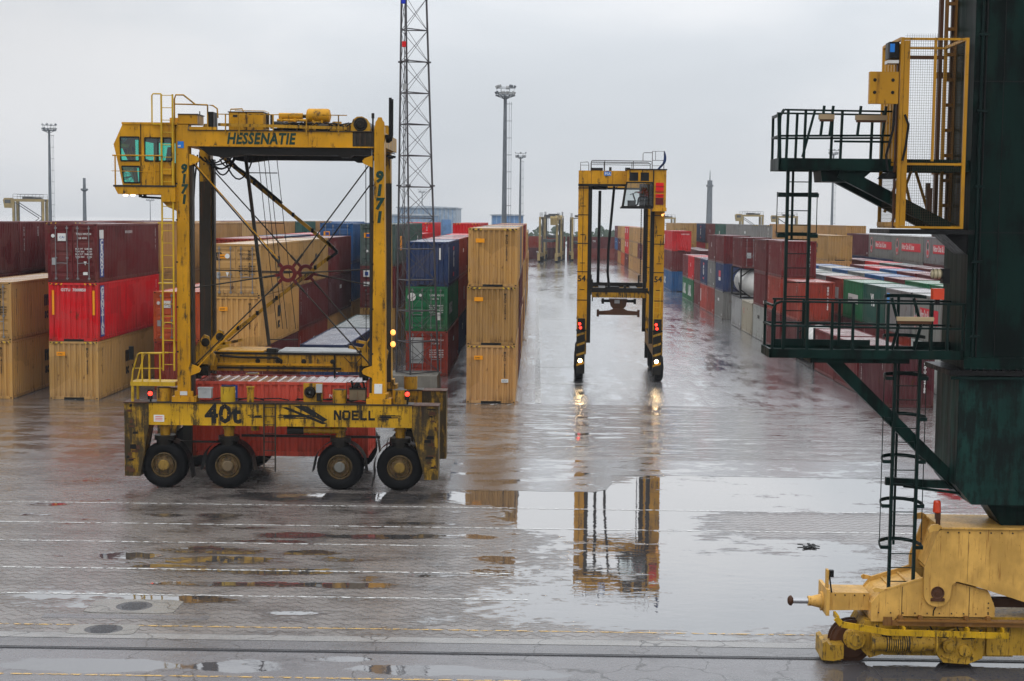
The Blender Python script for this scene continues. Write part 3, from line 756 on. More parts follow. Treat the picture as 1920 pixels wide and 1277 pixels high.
def dm_greypanel(b, sx, h):
    dm_lines(b, sx, h, 2, 'GAEU 451564', False)
    if sx < 0: b.box(-1.0, -.006, h*.28, -.2, .010, h*.86, 6)
def dm_green(b, sx, h):
    dm_lines(b, sx, h, 2, 'UGMU 430012', False)
    if sx < 0: ring_mark(b, 'f', -.86, h-.6, .24, 2); ring_mark(b, 'f', -.35, h-.5, .09, 2)
    else: b.box(.62, -.006, h*.25, .84, .01, h*.42, 2)
def dm_tex(b, sx, h):
    if sx > 0: b.text('tex', .62, (.1,-.006,h-.75), FU, mat=2, bold=.03); b.box(.55,-.006,h*.55,.85,.01,h*.6,2)
    else: b.box(-.8,-.006,h*.32,-.45,.01,h*.5,6)
def dm_logo(b, sx, h):
    if sx < 0: b.box(-.95,-.006,h-.95,-.5,.01,h-.62,4); b.box(-.78,-.01,h-.9,-.56,.012,h-.68,5); ring_mark(b,'f',-.75,h*.35,.1,2)
    else: b.box(.3,-.006,h*.45,.75,.01,h*.62,2)
def dm_purple2(b, sx, h):
    if sx < 0: b.box(-1.0,-.006,h-.75,-.55,.01,h-.3,2); b.box(-.9,-.01,h-.66,-.66,.012,h-.4,5); b.box(-.98,-.006,h*.52,-.55,.01,h*.62,2)
    else: dm_lines(b, sx, h, 2)

ROWX = {'Z':-31.1,'A':-27.08,'B':-22.82,'O':-18.7,'C':-14.85,'N':-10.9,'D':-6.3,'E':-2.15,'R1':18.6,'R2':22.75,'R3':26.9,'R4':31.05,'R5':35.2,'R6':39.35}
ROWP = {'Z':'maroon row beyond paired tan boxes','A':'row headed by two tan boxes','B':'row headed by bright red box','O':'row headed by orange box','C':'row seen through large carrier','N':'row headed by navy box','D':'row behind lattice mast','E':'tan-fronted row beside open lane',
        'R1':'row with tank containers','R2':'first row beyond tank containers','R3':'second row beyond tank containers','R4':'third row beyond tank containers','R5':'fourth row beyond tank containers','R6':'fifth row beyond tank containers','END':'crosswise row closing the lane'}
GRPN = {'L':'containers stacked in rows beside the yellow carrier','R':'containers stacked in rows across the lane','END':'containers closing the far end of the lane'}
HC, ST = 2.896, 2.591
PLACED = []
def S(row, y, cols, L=40, h='s', **kw):
    """one stack: cols from the ground up, 'colour', 'colour/d' for doors towards the quay; kw t1.. = markings of a tier, d1.. = door markings"""
    hh = HC if h == 'h' else ST; LL = 12.19 if L == 40 else 6.058
    z = 0.0
    for k, c in enumerate(cols.split()):
        if c == '-': z += hh; continue
        nm, _, fr = c.partition('/')
        x = ROWX[row] + rc.uniform(-.03,.03)
        o = container(x, y + rc.uniform(-.05,.05), z, nm, LL, hh, fr or 'w', kw.get('t%d' % (k+1)), kw.get('d%d' % (k+1)))
        PLACED.append((o, row, y, k, nm, L)); z += hh + .006
S('Z', 75.3, 'purple purple purple', h='h', t2=code_r, t3=code_r); S('Z', 87.7, 'purple purple purple', h='h', t3=code_r, t2=code_r); S('Z', 100.1, 'tan purple rust', h='h'); S('Z', 112.5, 'tan tan purple', h='h')
S('A', 74.5, 'tan tan/d', h='h', t1=msc, t2=msc, d2=dm_msc)
for y, c in ((87.4,'purple purple purple'),(99.8,'tan purple purple'),(112.2,'tan tan tan'),(124.6,'tan red purple'),(137,'tan tan rust')): S('A', y, c, h='h')
S('B', 74.6, 'tan red purple/d', h='h', t1=msc, t2=genstar, t3=cronos, d3=dm_purple)
S('B', 87.0, 'tan tan tan', h='h', t3=msc_top); S('B', 99.4, 'tan purple tan', h='h', t3=tan_plain); S('B', 111.8, 'tan tan ltan', h='h', t3=msc_top); S('B', 124.2, 'purple tan tan', h='h'); S('B', 136.6, 'tan tan dgreen', h='h', t3=k_logo); S('B', 149, 'tan tan tan', h='h')
S('O', 79.0, 'rust orange/d', d2=dm_white); S('O', 93.2, 'tan tan rust'); S('O', 105.6, 'purple tan navy'); S('O', 118.0, 'tan tan red'); S('O', 130.4, 'tan purple lgrey'); S('O', 142.8, 'tan purple blue', h='h')
S('C', 75.0, 'purple tan tan/d', t2=msc, t3=msc, d3=dm_msc, t1=code_r); S('C', 87.4, 'rust purple tan', t3=msc_top, t2=code_r); S('C', 99.8, 'tan dpurple purple', t3=code_r); S('C', 113.0, 'tan blue blue/d', h='h', d3=dm_logo)
S('N', 78.0, 'navy'); S('N', 90.4, 'ggreen'); S('N', 105.0, 'tan purple/d ggreen/d', h='h', d3=dm_logo, d2=dm_purple2, t3=logo_box); S('N', 117.4, 'tan purple dgreen', h='h', t3=k_logo); S('N', 129.8, 'tan red red'); S('N', 142.2, 'tan tan red', h='h')
S('D', 88.0, 'rust/d green/d navy', t3=navy_d, d2=dm_green, d1=dm_greypanel, t2=lambda b, L, h: side_text(b, 'UNIGLO', .9, 'r', 1.5, h*.35, 2, .04))
S('D', 100.4, 'navy rust rust', t2=k_logo); S('D', 112.8, 'purple purple purple'); S('D', 125.2, 'tan purple red'); S('D', 137.6, 'tan red red', h='h'); S('D', 150, 'red purple red', h='h')
S('E', 75.2, 'tan tan tan', L=40, h='h', t1=msc_rusty, t2=tan_plain, t3=tan_plain)
for y, c in ((87.6,'purple dpurple grey'),(100,'tan purple tan'),(112.4,'purple tan purple'),(124.8,'tan tan rust'),(137.2,'grey tan tan')): S('E', y, c, h='h', t3=code_r)
for y, c in ((152,'tan purple tan'),(164.4,'tan tan tan'),(180,'tan tan ggreen')): S('E', y, c)
# across the lane: short containers along the kerb
for y, c, kw in ((75.4,'dpurple',dict(t1=code_l)),(81.8,'purple',dict(t1=code_l)),(88.2,'purple',dict(t1=code_l)),(100.7,'purple rust',dict(t2=code_l)),(108.0,'purple rust purple',dict(t2=code_l,t3=code_l)),
   (115.3,'lgrey purple purple',dict(t3=code_l)),(122.0,'beige',dict(t1=lambda b, L, h: side_text(b, 'C', .6, 'l', L*.8, h*.6, 7, .03))),(128.8,'lgrey - purple/d',dict(d3=dm_tex,t3=code_l)),(141.3,'grey navy purple',dict(t3=code_l,t2=lambda b, L, h: (panel(b,'l',L*.35,h*.5,L*.6,h*.72,7), panel(b,'l',L*.35,h*.36,L*.6,h*.48,2)))),
   (148.0,'rust grey purple',{}),(154.5,'redorange navy',dict(t2=bigg,t1=red_l)),(161.0,'purple purple',dict(t2=code_l)),(167.8,'green red',dict(t1=lasl)),(174.2,'green purple',dict(t1=lasl))):
    S('R1', y, c, L=20, **kw)
S('R1', 195, 'blue purple red', t3=red_l, t1=lambda b, L, h: side_text(b, 'UASC', 1.2, 'l', L-.6, h*.3, 2, .04))
S('R1', 236, 'tan tan tan'); S('R1', 248.4, 'tan purple tan', t3=msc_top); S('R1', 260.8, 'tan tan tan', t2=msc_top); S('R1', 273.2, 'tan tan tan'); S('R1', 286, 'purple red red', t2=dki, t3=dki); S('R1', 299, 'orange tan tan'); S('R1', 312, 'tan purple tan'); S('R1', 325, 'purple blue purple')
for y, c, kw in ((74.4,'lgrey red',dict(t1=nitor)),(81.0,'white grey',dict(t2=nitor)),(87.5,'rust grey',dict(t2=stripe_blue)),(94.0,'purple dgreen',dict(t2=evk)),(100.5,'purple green',dict(t2=whitetext_l)),(107.0,'purple rust',dict(t2=lambda b, L, h: panel(b,'l',L*.2,h*.45,L*.42,h*.75,6))),(113.5,'purple lgrey',{}),(120,'grey ggreen',{}),(126.5,'purple white',{}),(133,'tan grey',{})):
    S('R2', y, c, L=20, **kw)
S('R2', 200, 'purple purple'); S('R2', 214.5, 'purple dpurple'); S('R2', 228, 'tan tan tan', h='h'); S('R2', 241, 'tan tan ltan', h='h')
for y, c, kw in ((87,'grey green',{}),(93.5,'purple green',{}),(100,'purple green',{}),(106.5,'grey purple',dict(t2=whitetext_l)),(113,'grey blue',{}),(119.5,'tan grey',{}),(126,'grey blue',{}),(132.5,'tan lgrey',{}),(139,'tan blue',{})):
    S('R3', y, c, L=20, **kw)
for y, c in ((182,'tan tan grey'),(194.5,'tan purple grey'),(207,'tan tan dgreen'),(219.5,'purple tan purple'),(232,'tan red navy'),(244.5,'tan tan tan')): S('R3', y, c, h='h', t3=k_logo if 'dgreen' in c else bigg if 'navy' in c else None)
for y, c in ((107,'grey purple'),(113.5,'grey purple'),(120,'tan purple'),(126.3,'red blue'),(132.6,'grey red'),(139,'tan purple')): S('R4', y, c, L=20)
S('R4', 156, 'tan tan tan', t3=msc_top); S('R4', 168.4, 'tan tan tan')
for y, c in ((125,'purple purple'),(131.5,'purple purple'),(138.4,'grey dpurple'),(144.9,'tan ggreen'),(151.4,'red red'),(158,'tan purple'),(164.5,'tan purple')): S('R5', y, c, L=20, t2=code_l if y > 155 else None)
S('R5', 176, 'lgrey lgrey')
S('R6', 138, 'purple purple grey', t3=nitor); S('R6', 150.6, 'purple grey grey', t3=nitor); S('R6', 163, 'purple navy grey', t3=nitor); S('R6', 175.4, 'navy navy dpurple'); S('R6', 188, 'tan tan tan', h='h', t3=msc_top)
for y in (200.4, 212.8, 225.2, 237.6): S('R6', y, 'tan tan tan', h='h', t3=msc_top if y > 220 else None)
for i in range(4):
    for k in range(2):
        o = container(-6 + i*12.6, 344, k*2.6, ('purple','dpurple','rust','purple')[(i+k) % 4], rz=math.pi/2)
        PLACED.append((o, 'END', -i, k, 'purple', 40)); 
ORD = 'first second third fourth fifth sixth seventh eighth ninth tenth eleventh twelfth thirteenth fourteenth fifteenth sixteenth seventeenth eighteenth nineteenth twentieth twenty-first twenty-second twenty-third twenty-fourth'.split()
TIER = ('bottom','middle','top')
for o, row, y, k, nm, L in PLACED:
    ys = sorted({p[2] for p in PLACED if p[1] == row}); i = ys.index(y)
    n = max(p[3] for p in PLACED if p[1] == row and p[2] == y) + 1
    tier = 'lone' if n == 1 else (TIER[k] if n == 3 else ('lower','upper')[k])
    o['label'] = f"{WORD[nm]} {tier} container, {ORD[i]} stack from the quay, {ROWP[row]}" if row != 'END' else f"{('lower','upper')[k]} maroon container, {ORD[i]} along the {ROWP[row]}"
    o['category'] = 'container'; o['group'] = GRPN['END' if row == 'END' else 'R' if row[0] == 'R' else 'L']

# tank containers: white vessel in a dark open frame
def tank_container(x, y, z, label):
    r_ = empty('tank_container', (x, y, z), label, 'tank container', 'tank containers by the lane')
    b = MB(); L = 6.058
    b.lathe([(.02,.12),(.5,.16),(.9,.32),(1.08,.62),(1.12,.8),(1.12,5.25),(1.08,5.44),(.9,5.74),(.5,5.9),(.02,5.94)], (x, y, z+1.32), (0,1,0), 28, sharp=False)
    b.cyl((x,y+3,z+2.40),(x,y+3,z+2.52), .28)
    b.build('vessel', M['white'], r_)
    b = MB()
    for yy in (y, y+L-.12):
        for sx in (-1, 1): b.box(x+sx*HW-.07, yy, z, x+sx*HW+.07, yy+.12, z+ST)
        b.box(x-HW+.07, yy, z+.02, x+HW-.07, yy+.12, z+.16); b.box(x-HW+.07, yy, z+ST-.14, x+HW-.07, yy+.12, z+ST-.01)
        b.bar((x-HW,yy+.06,z+.75),(x-.35,yy+.06,z+.1),.10); b.bar((x+HW,yy+.06,z+.75),(x+.35,yy+.06,z+.1),.10)
        b.bar((x-HW,yy+.06,z+1.85),(x-.35,yy+.06,z+2.5),.10); b.bar((x+HW,yy+.06,z+1.85),(x+.35,yy+.06,z+2.5),.10)
    for sx in (-1, 1):
        b.box(x+sx*HW-.05, y+.12, z+.02, x+sx*HW+.05, y+L-.12, z+.14)
        b.bar((x+sx*HW,y+.1,z+.15),(x+sx*HW,y+1.3,z+1.3),.08); b.bar((x+sx*HW,y+L-.1,z+.15),(x+sx*HW,y+L-1.3,z+1.3),.08)
    b.build('frame', M['black'], r_)
    b = MB(); b.add([(x-HW+.02, y+2.6+.5*math.cos(a_*.3142), z+1.5+.4*math.sin(a_*.3142)) for a_ in range(20)], [tuple(range(20))])
    b.box(x-1.135, y+3.6, z+1.15, x-1.12, y+4.6, z+1.7)
    b.build('hazard_panel', CM[6], r_)
tank_container(18.6, 128.9, 2.6, 'white tank container in a dark frame, raised on a light grey box')
tank_container(18.6, 94.5, 0, 'white tank container standing on the ground beside maroon boxes')
# ------------------------------------------------------------------ straddle carriers: shared parts
def wheel(x, yf, sgn, parent, r=.78, hubmat='hub', name='wheel'):
    """yf: outer face plane, sgn: outward direction along y"""
    o = (x, yf, r); ax = (0, sgn, 0)
    b = MB(); b.lathe([(.10,.06),(.20,.055),(.22,-.02),(.30,-.03),(.33,.0),(.36,-.05),(.40,.02),(.43,.0),(.43,-.42)], o, ax, 26)
    for k in range(10):
        a = k*math.pi/5; b.cyl((x+.28*math.cos(a), yf+sgn*-.03, r+.28*math.sin(a)), (x+.28*math.cos(a), yf+sgn*.02, r+.28*math.sin(a)), .022, n=6, mat=1)
    b.lathe([(.0,.09),(.16,.085),(.19,.05),(.19,-.02)], o, ax, 20, 2)
    wh = b.build(name, [M['rim'], M['rust'], M[hubmat]], parent)
    b = MB(); b.lathe([(.42,-.01),(.47,.035),(.60,.05),(.70,.035),(.755,-.02),(r,-.08),(r,-.37),(.755,-.43),(.6,-.46),(.43,-.44)], o, ax, 40, sharp=False)
    for k in range(36):
        a = k*math.pi/18; c_, s_ = math.cos(a), math.sin(a)
        b.bar((x+(r-.012)*c_, yf-sgn*.07, r+(r-.012)*s_), (x+(r-.005)*c_, yf-sgn*.38, r+(r-.005)*s_), .06, .03, up=(c_,0,s_))
    b.build('tyre', M['tyre'], wh)
    return wh
def rail(b, pts, r=.022, mat=0, n=6): b.tube(pts, r, n, mat)
def ladder(b, x0, x1, y, z0, z1, step=.30, r=.022, mat=0):
    for x in (x0, x1): b.box(x-r, y-r, z0, x+r, y+r, z1, mat)
    z = z0+step/2
    while z < z1: b.cyl((x0,y,z),(x1,y,z), .014, n=6, mat=mat); z += step
def text_stack(b, s_, size, x, y, z, mat, shear=.0, step=1.25, bold=.055):
    for i, ch in enumerate(s_): b.text(ch, size*1.35, (x, y, z-size*(i+1)*step+size*.2), FU, mat=mat, bold=bold, shear=shear, align='CENTER')

# ------------------------------------------------------------------ the big carrier, seen from the side
yA, yB = 50.42, 55.55            # outer faces of the near and far side frames
K = empty('straddle_carrier', (-8.48, 53.0, 0), 'large yellow straddle carrier lettered 40t, lifting a red container', 'straddle carrier', 'straddle carriers working the terminal')
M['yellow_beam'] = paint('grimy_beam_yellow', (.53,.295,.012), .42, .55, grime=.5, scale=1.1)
yl = [M['yellow'], M['deck'], M['black'], M['green_letter'], M['black_letter'], M['white'], M['redpanel']]
def side_frame(near):
    s_ = 1 if near else -1; y0 = yA if near else yB
    Y = lambda d_: y0 + s_*d_              # depth measured inwards from the outer face
    def bx(b, x0, d0, z0, x1, d1, z1, mat=0):
        ya, yb = sorted((Y(d0), Y(d1))); b.box(x0, ya, z0, x1, yb, z1, mat)
    b = MB()
    bx(b, -12.92, 0, 2.16, -9.06, .62, 2.90); bx(b, -9.06, .05, 2.16, -8.62, .62, 2.90); bx(b, -8.62, 0, 2.16, -4.08, .62, 2.92)
    bx(b, -12.95, -.03, 2.90, -4.05, .66, 2.945, 1)
    for x in (-9.09, -8.66): bx(b, x, -.015, 2.14, x+.07, .0, 2.90)
    yt = y0 - .006*s_
    if near:
        b.text('40t', .86, (-11.02, yt, 2.27), FU, mat=4, bold=.035, space=1.05)
        # maker's mark in square letters with crossed bars
        yn = yt
        b.add([(-8.45,yn,2.80),(-8.28,yn,2.82),(-6.92,yn,2.28),(-7.08,yn,2.25)], [(3,2,1,0)], 4)
        b.add([(-8.05,yn,2.86),(-7.62,yn,2.86),(-6.90,yn,2.40),(-7.05,yn,2.33)], [(3,2,1,0)], 4)
        for px, ln in ((-8.6,1.9),(-9.60,.46),(-6.8,.2),(-5.2,.9)):
            rr_ = random.Random(int(px*10))
            for k in range(6 if ln > .4 else 0):
                z = 2.50+rr_.uniform(-.07,.07); x0 = px+rr_.uniform(0,.25); w_ = ln*rr_.uniform(.3,.8)
                b.add([(x0,yn-.002-k*.0006,z-.02),(x0+w_,yn-.002-k*.0006,z-.012),(x0+w_*.9,yn-.002-k*.0006,z+.02),(x0+w_*.05,yn-.002-k*.0006,z+.012)], [(0,1,2,3)], 4)
        def sq(x, w_, segs):
            for a0, c0, a1, c1 in segs: b.box(x+a0*w_, yn-.004, 2.40+c0*.33, x+a1*w_, yn+.004, 2.40+c1*.33, 4)
        sq(-6.70, .25, [(0,0,.26,1),(.74,0,1,1)]); b.add([(-6.70,yn-.006,2.73),(-6.62,yn-.006,2.73),(-6.45,yn-.006,2.40),(-6.53,yn-.006,2.40)], [(3,2,1,0)], 4)
        sq(-6.42, .28, [(0,.16,.25,.84),(.75,.16,1,.84),(.12,0,.88,.22),(.12,.78,.88,1)])
        sq(-6.10, .24, [(0,0,.28,1),(.28,0,1,.22),(.28,.39,.85,.61),(.28,.78,1,1)])
        sq(-5.81, .22, [(0,0,.3,1),(.3,0,1,.24)]); sq(-5.54, .22, [(0,0,.3,1),(.3,0,1,.24)])
        b.box(-12.75, yn-.006, 2.27, -12.40, yn+.004, 2.50, 5)
        for k in range(3): b.box(-12.70, yn-.009, 2.32+k*.055, -12.45, yn-.005, 2.34+k*.055, 6)
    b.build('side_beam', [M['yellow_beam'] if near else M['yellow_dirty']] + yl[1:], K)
    for x0, x1, xi, sg in ((-13.74,-12.92,-13.22,1), (-4.08,-3.19,-3.66,-1)):
        b = MB(); xo = x0 if sg > 0 else x1; xn = x1 if sg > 0 else x0
        poly = [(xo,.42),(xi,.42),(xi+.06*sg,.75),(xn,2.1),(xn,2.90),(xo,2.90)]
        b.prism(poly, 'y', *sorted((Y(-.02), Y(.70))))
        bx(b, min(xo,xn)-.02, -.06, 2.90, max(xo,xn)+.02, .74, 2.93, 1)
        rr_ = random.Random(int(x0*7))
        for k in range(16):       # bent and scraped patches of plate
            z = rr_.uniform(.55, 2.8); x_ = xo + sg*rr_.uniform(.02,.28); w_ = rr_.uniform(.08,.3); h_ = rr_.uniform(.04,.16)
            dd = Y(-.021-.002*k)
            b.add([(x_,dd,z),(x_+sg*w_,dd,z+rr_.uniform(-.02,.02)),(x_+sg*w_*.9,dd,z+h_),(x_+sg*.01,dd,z+h_*.9)], [(0,1,2,3)], 1 if k % 3 else 2)
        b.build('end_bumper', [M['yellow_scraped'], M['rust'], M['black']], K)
    # uprights
    for x0, x1, t0, t1, zt in ((-11.97,-11.53,-11.95,-11.56,12.17), (-5.44,-4.98,-5.38,-5.06,12.17)):
        if not near: x0 -= .22; x1 -= .22; t0 -= .22; t1 -= .22
        b = MB(); ya, yb = sorted((Y(.10), Y(.58)))
        b.add([(x0,ya,2.94),(x1,ya,2.94),(x1,yb,2.94),(x0,yb,2.94),(t0,ya,zt),(t1,ya,zt),(t1,yb,zt),(t0,yb,zt)],
              [(3,2,1,0),(4,5,6,7),(0,1,5,4),(2,3,7,6),(3,0,4,7)])
        b.add([(x1,ya,2.94),(x1,yb,2.94),(t1,yb,zt),(t1,ya,zt)], [(0,1,2,3)])
        inner = x1 if x0 < -9 else x0; sg = 1 if x0 < -9 else -1
        bx(b, min(inner, inner+.09*sg), .2, 3.1, max(inner, inner+.09*sg), .5, 11.2, 1)
        if not near: bx(b, x0+.02, .575, 3.2, x1-.02, .62, 10.4, 1)
        bx(b, x0-.18, .02, 2.945, x1+.20, .60, 3.12); bx(b, x0-.08, .05, 3.12, x1+.08, .6, 3.3)
        for zz in (4.0, 11.0):
            if near:
                xi_ = x1 if sg > 0 else x0; b.add([(xi_,Y(.12),zz-.18),(xi_+sg*.3,Y(.12),zz-.06),(xi_+sg*.34,Y(.12),zz+.04),(xi_+sg*.28,Y(.12),zz+.12),(xi_,Y(.12),zz+.22),
                    (xi_,Y(.2),zz-.18),(xi_+sg*.3,Y(.2),zz-.06),(xi_+sg*.34,Y(.2),zz+.04),(xi_+sg*.28,Y(.2),zz+.12),(xi_,Y(.2),zz+.22)],
                    [(0,1,2,3,4),(9,8,7,6,5),(0,5,6,1),(1,6,7,2),(2,7,8,3),(3,8,9,4)])
        for zz in (4.6, 6.1, 7.6, 9.0, 10.2): bx(b, x0-.012, .085, zz, x0+.05, .1, zz+.05, 2)
        if near:
            if x0 < -9: text_stack(b, '9171', .30, -11.71, Y(.09), 10.86, 3, .12, 1.12)
            else: text_stack(b, '9171', .37, -5.22, Y(.09), 10.72, 3, .12, 1.2)
            b.box((x0+x1)/2-.12, Y(.04)-.004, 3.17, (x0+x1)/2+.12, Y(.05), 3.30, 5) if x0 < -9 else b.box((x0+x1)/2-.14, Y(.04)-.004, 3.30, (x0+x1)/2+.12, Y(.1)-.002, 3.62, 5)
        # cap with lifting lug
        b.prism([(t0,zt),(t0+.02,zt+.16),((t0+t1)/2-.09,zt+.22),((t0+t1)/2-.06,zt+.31),((t0+t1)/2+.06,zt+.31),((t0+t1)/2+.09,zt+.22),(t1-.02,zt+.16),(t1,zt)], 'y', *sorted((Y(.25),Y(.40))))
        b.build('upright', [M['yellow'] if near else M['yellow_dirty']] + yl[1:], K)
    # wheels, struts, mudguards
    for i, x in enumerate((-12.46,-10.30,-6.52,-4.50)):
        wheel(x, Y(.16), -s_, K, hubmat='hub_yellow' if i in (0,3) else 'hub' if i == 1 else 'hub_steel')
        yc = Y(.40)
        b = MB(); b.cyl((x,yc,1.75),(x,yc,2.16), .17, n=16); b.cyl((x,yc,1.62),(x,yc,1.78), .36, n=16, mat=1); b.cyl((x,yc,1.45),(x,yc,1.64), .30, n=14, mat=1); b.cyl((x,yc,2.0),(x,yc,2.08), .21, n=16)
        bx(b, x-.12, .62, .62, x+.12, .75, 1.5, 1); bx(b, x-.3, .3, 1.38, x+.3, .75, 1.5, 1)
        b.build('suspension_strut', [M['yellow_dirty'], M['grease']], K)
        b = MB(); vs = []; n_ = 14
        a0, a1 = (.12, .88) if i % 3 else ((.02, .78) if i == 0 else (.2, 1.08))
        for k in range(n_+1):
            a = math.pi*(a0+(a1-a0)*k/n_)
            for rr_, dd in ((.88, .05), (.88, .72)): vs.append((x+rr_*math.cos(a), Y(dd), .80+rr_*math.sin(a)))
        b.add(vs, [(2*k, 2*k+1, 2*k+3, 2*k+2) for k in range(n_)])
        e0 = vs[0]; e1 = vs[-2]; b.bar((vs[0][0],Y(.38),vs[0][2]), (vs[0][0]+.08,Y(.38),vs[0][2]-.5), .6, .02, up=(1,0,0)); b.bar((vs[-1][0],Y(.38),vs[-1][2]), (vs[-1][0]-.10,Y(.38),vs[-1][2]-.5), .6, .02, up=(1,0,0))
        b.build('mudguard', M['black'], K)
        b = MB(); h_ = (.44,.50,.44,.46)[i]
        b.cyl((x-.02,Y(.34),2.945),(x-.02,Y(.34),2.945+h_), .245, n=20); b.cyl((x-.02,Y(.34),2.945+h_),(x-.02,Y(.34),2.955+h_), .22, n=20, mat=1)
        b.build('strut_housing', [M['yellow_dirty'] if i != 1 else M['yellow_bright'], M['deck']], K)
    b = MB()
    b.cyl((-9.4,Y(.3),1.98),(-9.4,Y(.3),2.16), .14, n=12); bx(b, -9.9, .5, 1.72, -5.2, .6, 1.80, 1)
    b.cyl((-7.75,Y(.3),2.0),(-6.55,Y(.3),2.0), .10, n=12); b.cyl((-8.3,Y(.3),2.0),(-7.75,Y(.3),2.0), .15, n=12, mat=1); b.cyl((-6.55,Y(.3),2.0),(-6.38,Y(.3),2.0), .05, n=10)
    for k in range(5): b.cyl((-7.6+k*.24,Y(.3),2.0),(-7.52+k*.24,Y(.3),2.0), .125, n=12)
    bx(b, -11.9, .55, .95, -11.6, .7, 2.1, 1); bx(b, -12.05, .5, 1.5, -10.6, .62, 1.56, 1)
    b.build('steering_cylinder', [M['yellow_dirty'], M['grease']], K)
    # side ladder down to the ground
    if near:
        b = MB(); ladder(b, -9.04, -8.66, Y(-.04), .62, 2.92, .29, .022)
        b.build('step_ladder', M['deck'], K)
        b = MB()     # odds and ends on the deck
        b.cyl((-9.55,Y(.3),2.945),(-9.55,Y(.3),3.42), .12, n=12); b.cyl((-9.55,Y(.3),3.42),(-9.55,Y(.3),3.46), .145, n=12)
        b.build('vent_pipe', [M['yellow_dirty']], K)
        b = MB(); b.box(-11.30, Y(.2), 3.06, -10.86, Y(.45), 3.39); b.box(-11.32, Y(.18), 3.38, -10.84, Y(.47), 3.41); b.cyl((-11.08,Y(.17),3.30),(-11.08,Y(.2),3.30), .04, n=8)
        b.build('junction_box', M['panelbox'], K)
        b = MB(); b.box(-7.78, Y(.4), 2.95, -7.14, Y(.5), 3.58); b.lathe([(.02,.12),(.16,.12),(.20,.03),(.20,0)], (-7.56,Y(.4),3.28), (0,-1,0), 16, 2)
        b.box(-7.34, Y(.3), 3.28, -7.14, Y(.4), 3.56, 1); b.box(-7.66,Y(.28),3.20,-7.52,Y(.3),3.34,1); b.box(-7.32, Y(.28), 3.0, -7.2, Y(.4), 3.24, 2)
        b.build('pump_unit', [M['yellow_dirty'], M['panelbox'], M['grease']], K)
        b = MB(); b.box(-6.20, Y(.15), 3.06, -5.66, Y(.5), 3.42, 0); b.box(-6.22, Y(.13), 3.42, -5.64, Y(.52), 3.45, 1)
        rr_ = random.Random(8)
        for k in range(9): xx = rr_.uniform(-6.15,-5.7); b.cyl((xx,Y(.3),3.45),(xx+rr_.uniform(-.1,.1),Y(.3),3.6+rr_.uniform(0,.1)), .035, n=6, mat=1)
        rail(b, [(-6.28,Y(.1),2.95),(-6.28,Y(.1),3.66),(-5.62,Y(.1),3.66),(-5.62,Y(.1),2.95)], .015, 1)
        b.build('battery_box', [M['hub'], M['black']], K)
        b = MB(); rr_ = random.Random(3)
        for k in range(7):
            x0 = -11.2+rr_.random()*5; pts = [(x0+j*.35, Y(.5)+rr_.uniform(-.05,.05), 2.97+abs(math.sin(j*1.3+k))*.09) for j in range(6)]
            b.tube(pts, .022, 6)
        b.build('deck_hose', M['cable'], K)
side_frame(True); side_frame(False)

# machinery deck and top frame
for near in (True, False):
    y0 = 50.50 if near else 55.05; y1 = y0+.42
    b = MB()
    b.box(-11.56, y0, 11.50, -6.10, y1, 11.98); b.box(-11.56, y0-.05, 11.46, -5.4, y1+.04, 11.50); b.box(-11.56, y0-.04, 11.98, -5.4, y1+.03, 12.01, 1)
    b.box(-6.10, y0+.02, 11.50, -5.40, y1, 11.97, 1)
    for k in range(4): b.box(-6.05+k*.17, y0-.03, 11.50, -5.99+k*.17, y0+.02, 11.96, 1)
    if near: b.text('HESSENATIE', .50, (-10.27, y0-.006, 11.565), FU, mat=3, bold=.040, shear=.18, squeeze=.77, space=1.09)
    b.build('top_beam', yl, K)
    b = MB(); yy = y0+.15
    pts_ = [(-11.2,11.42),(-10.9,11.18),(-10.4,11.10),(-9.7,11.20),(-6.6,11.20),(-6.5,11.14),(-6.2,11.14),(-6.1,11.22),(-5.5,11.22),(-5.5,11.46),(-11.3,11.46)]
    b.prism(pts_, 'y', yy, yy+.35)
    b.build('trolley_girder', M['grease'], K)
b = MB(); b.box(-11.5, 50.95, 11.75, -5.4, 55.05, 11.82); b.box(-11.95, 50.9, 11.5, -11.55, 55.05, 11.98, 1); b.box(-5.42, 50.9, 11.5, -5.06, 55.05, 11.98, 1)
b.build('machinery_deck', [M['deck'], M['yellow_dirty']], K)
b = MB()
b.box(-10.24, 50.7, 12.02, -9.10, 51.9, 12.60); b.box(-10.27, 50.67, 12.60, -9.07, 51.93, 12.63, 1); b.box(-10.1, 50.694, 12.44, -9.95, 50.7, 12.52, 1); b.box(-9.66, 50.692, 12.04, -9.65, 50.7, 12.6, 1); b.box(-9.9,50.692,12.04,-9.89,50.7,12.6,1)
for xx in (-9.04, -8.9): b.cyl((xx,51.2,12.1),(xx,51.2,12.56), .05, n=8, mat=1)
b.build('engine_housing', yl, K)
b = MB()
b.box(-11.90, 50.55, 12.20, -11.25, 51.5, 12.50); b.box(-11.9, 50.52, 12.50, -11.22, 51.52, 12.53, 1); b.box(-10.92, 50.52, 12.02, -10.72, 51.2, 12.60, 2)
b.box(-11.5, 50.45, 12.0, -10.6, 50.52, 12.10); b.box(-11.2,50.6,12.5,-11.17,50.63,12.62,1); b.box(-12.28,51.0,12.22,-11.98,51.4,12.42)
b.build('hydraulic_cabinet', yl, K)
b = MB(); b.cyl((-7.66,51.3,12.55),(-7.02,51.3,12.55), .24, n=22); b.lathe([(.24,0),(.2,.06),(.05,.1)], (-7.66,51.3,12.55), (-1,0,0), 22); b.lathe([(.24,0),(.2,.06),(.05,.1)], (-7.02,51.3,12.55), (1,0,0), 22)
for xx in (-7.5,-7.2): b.box(xx-.03, 51.1, 12.0, xx+.03, 51.5, 12.4)
b.build('air_tank', M['yellow'], K)
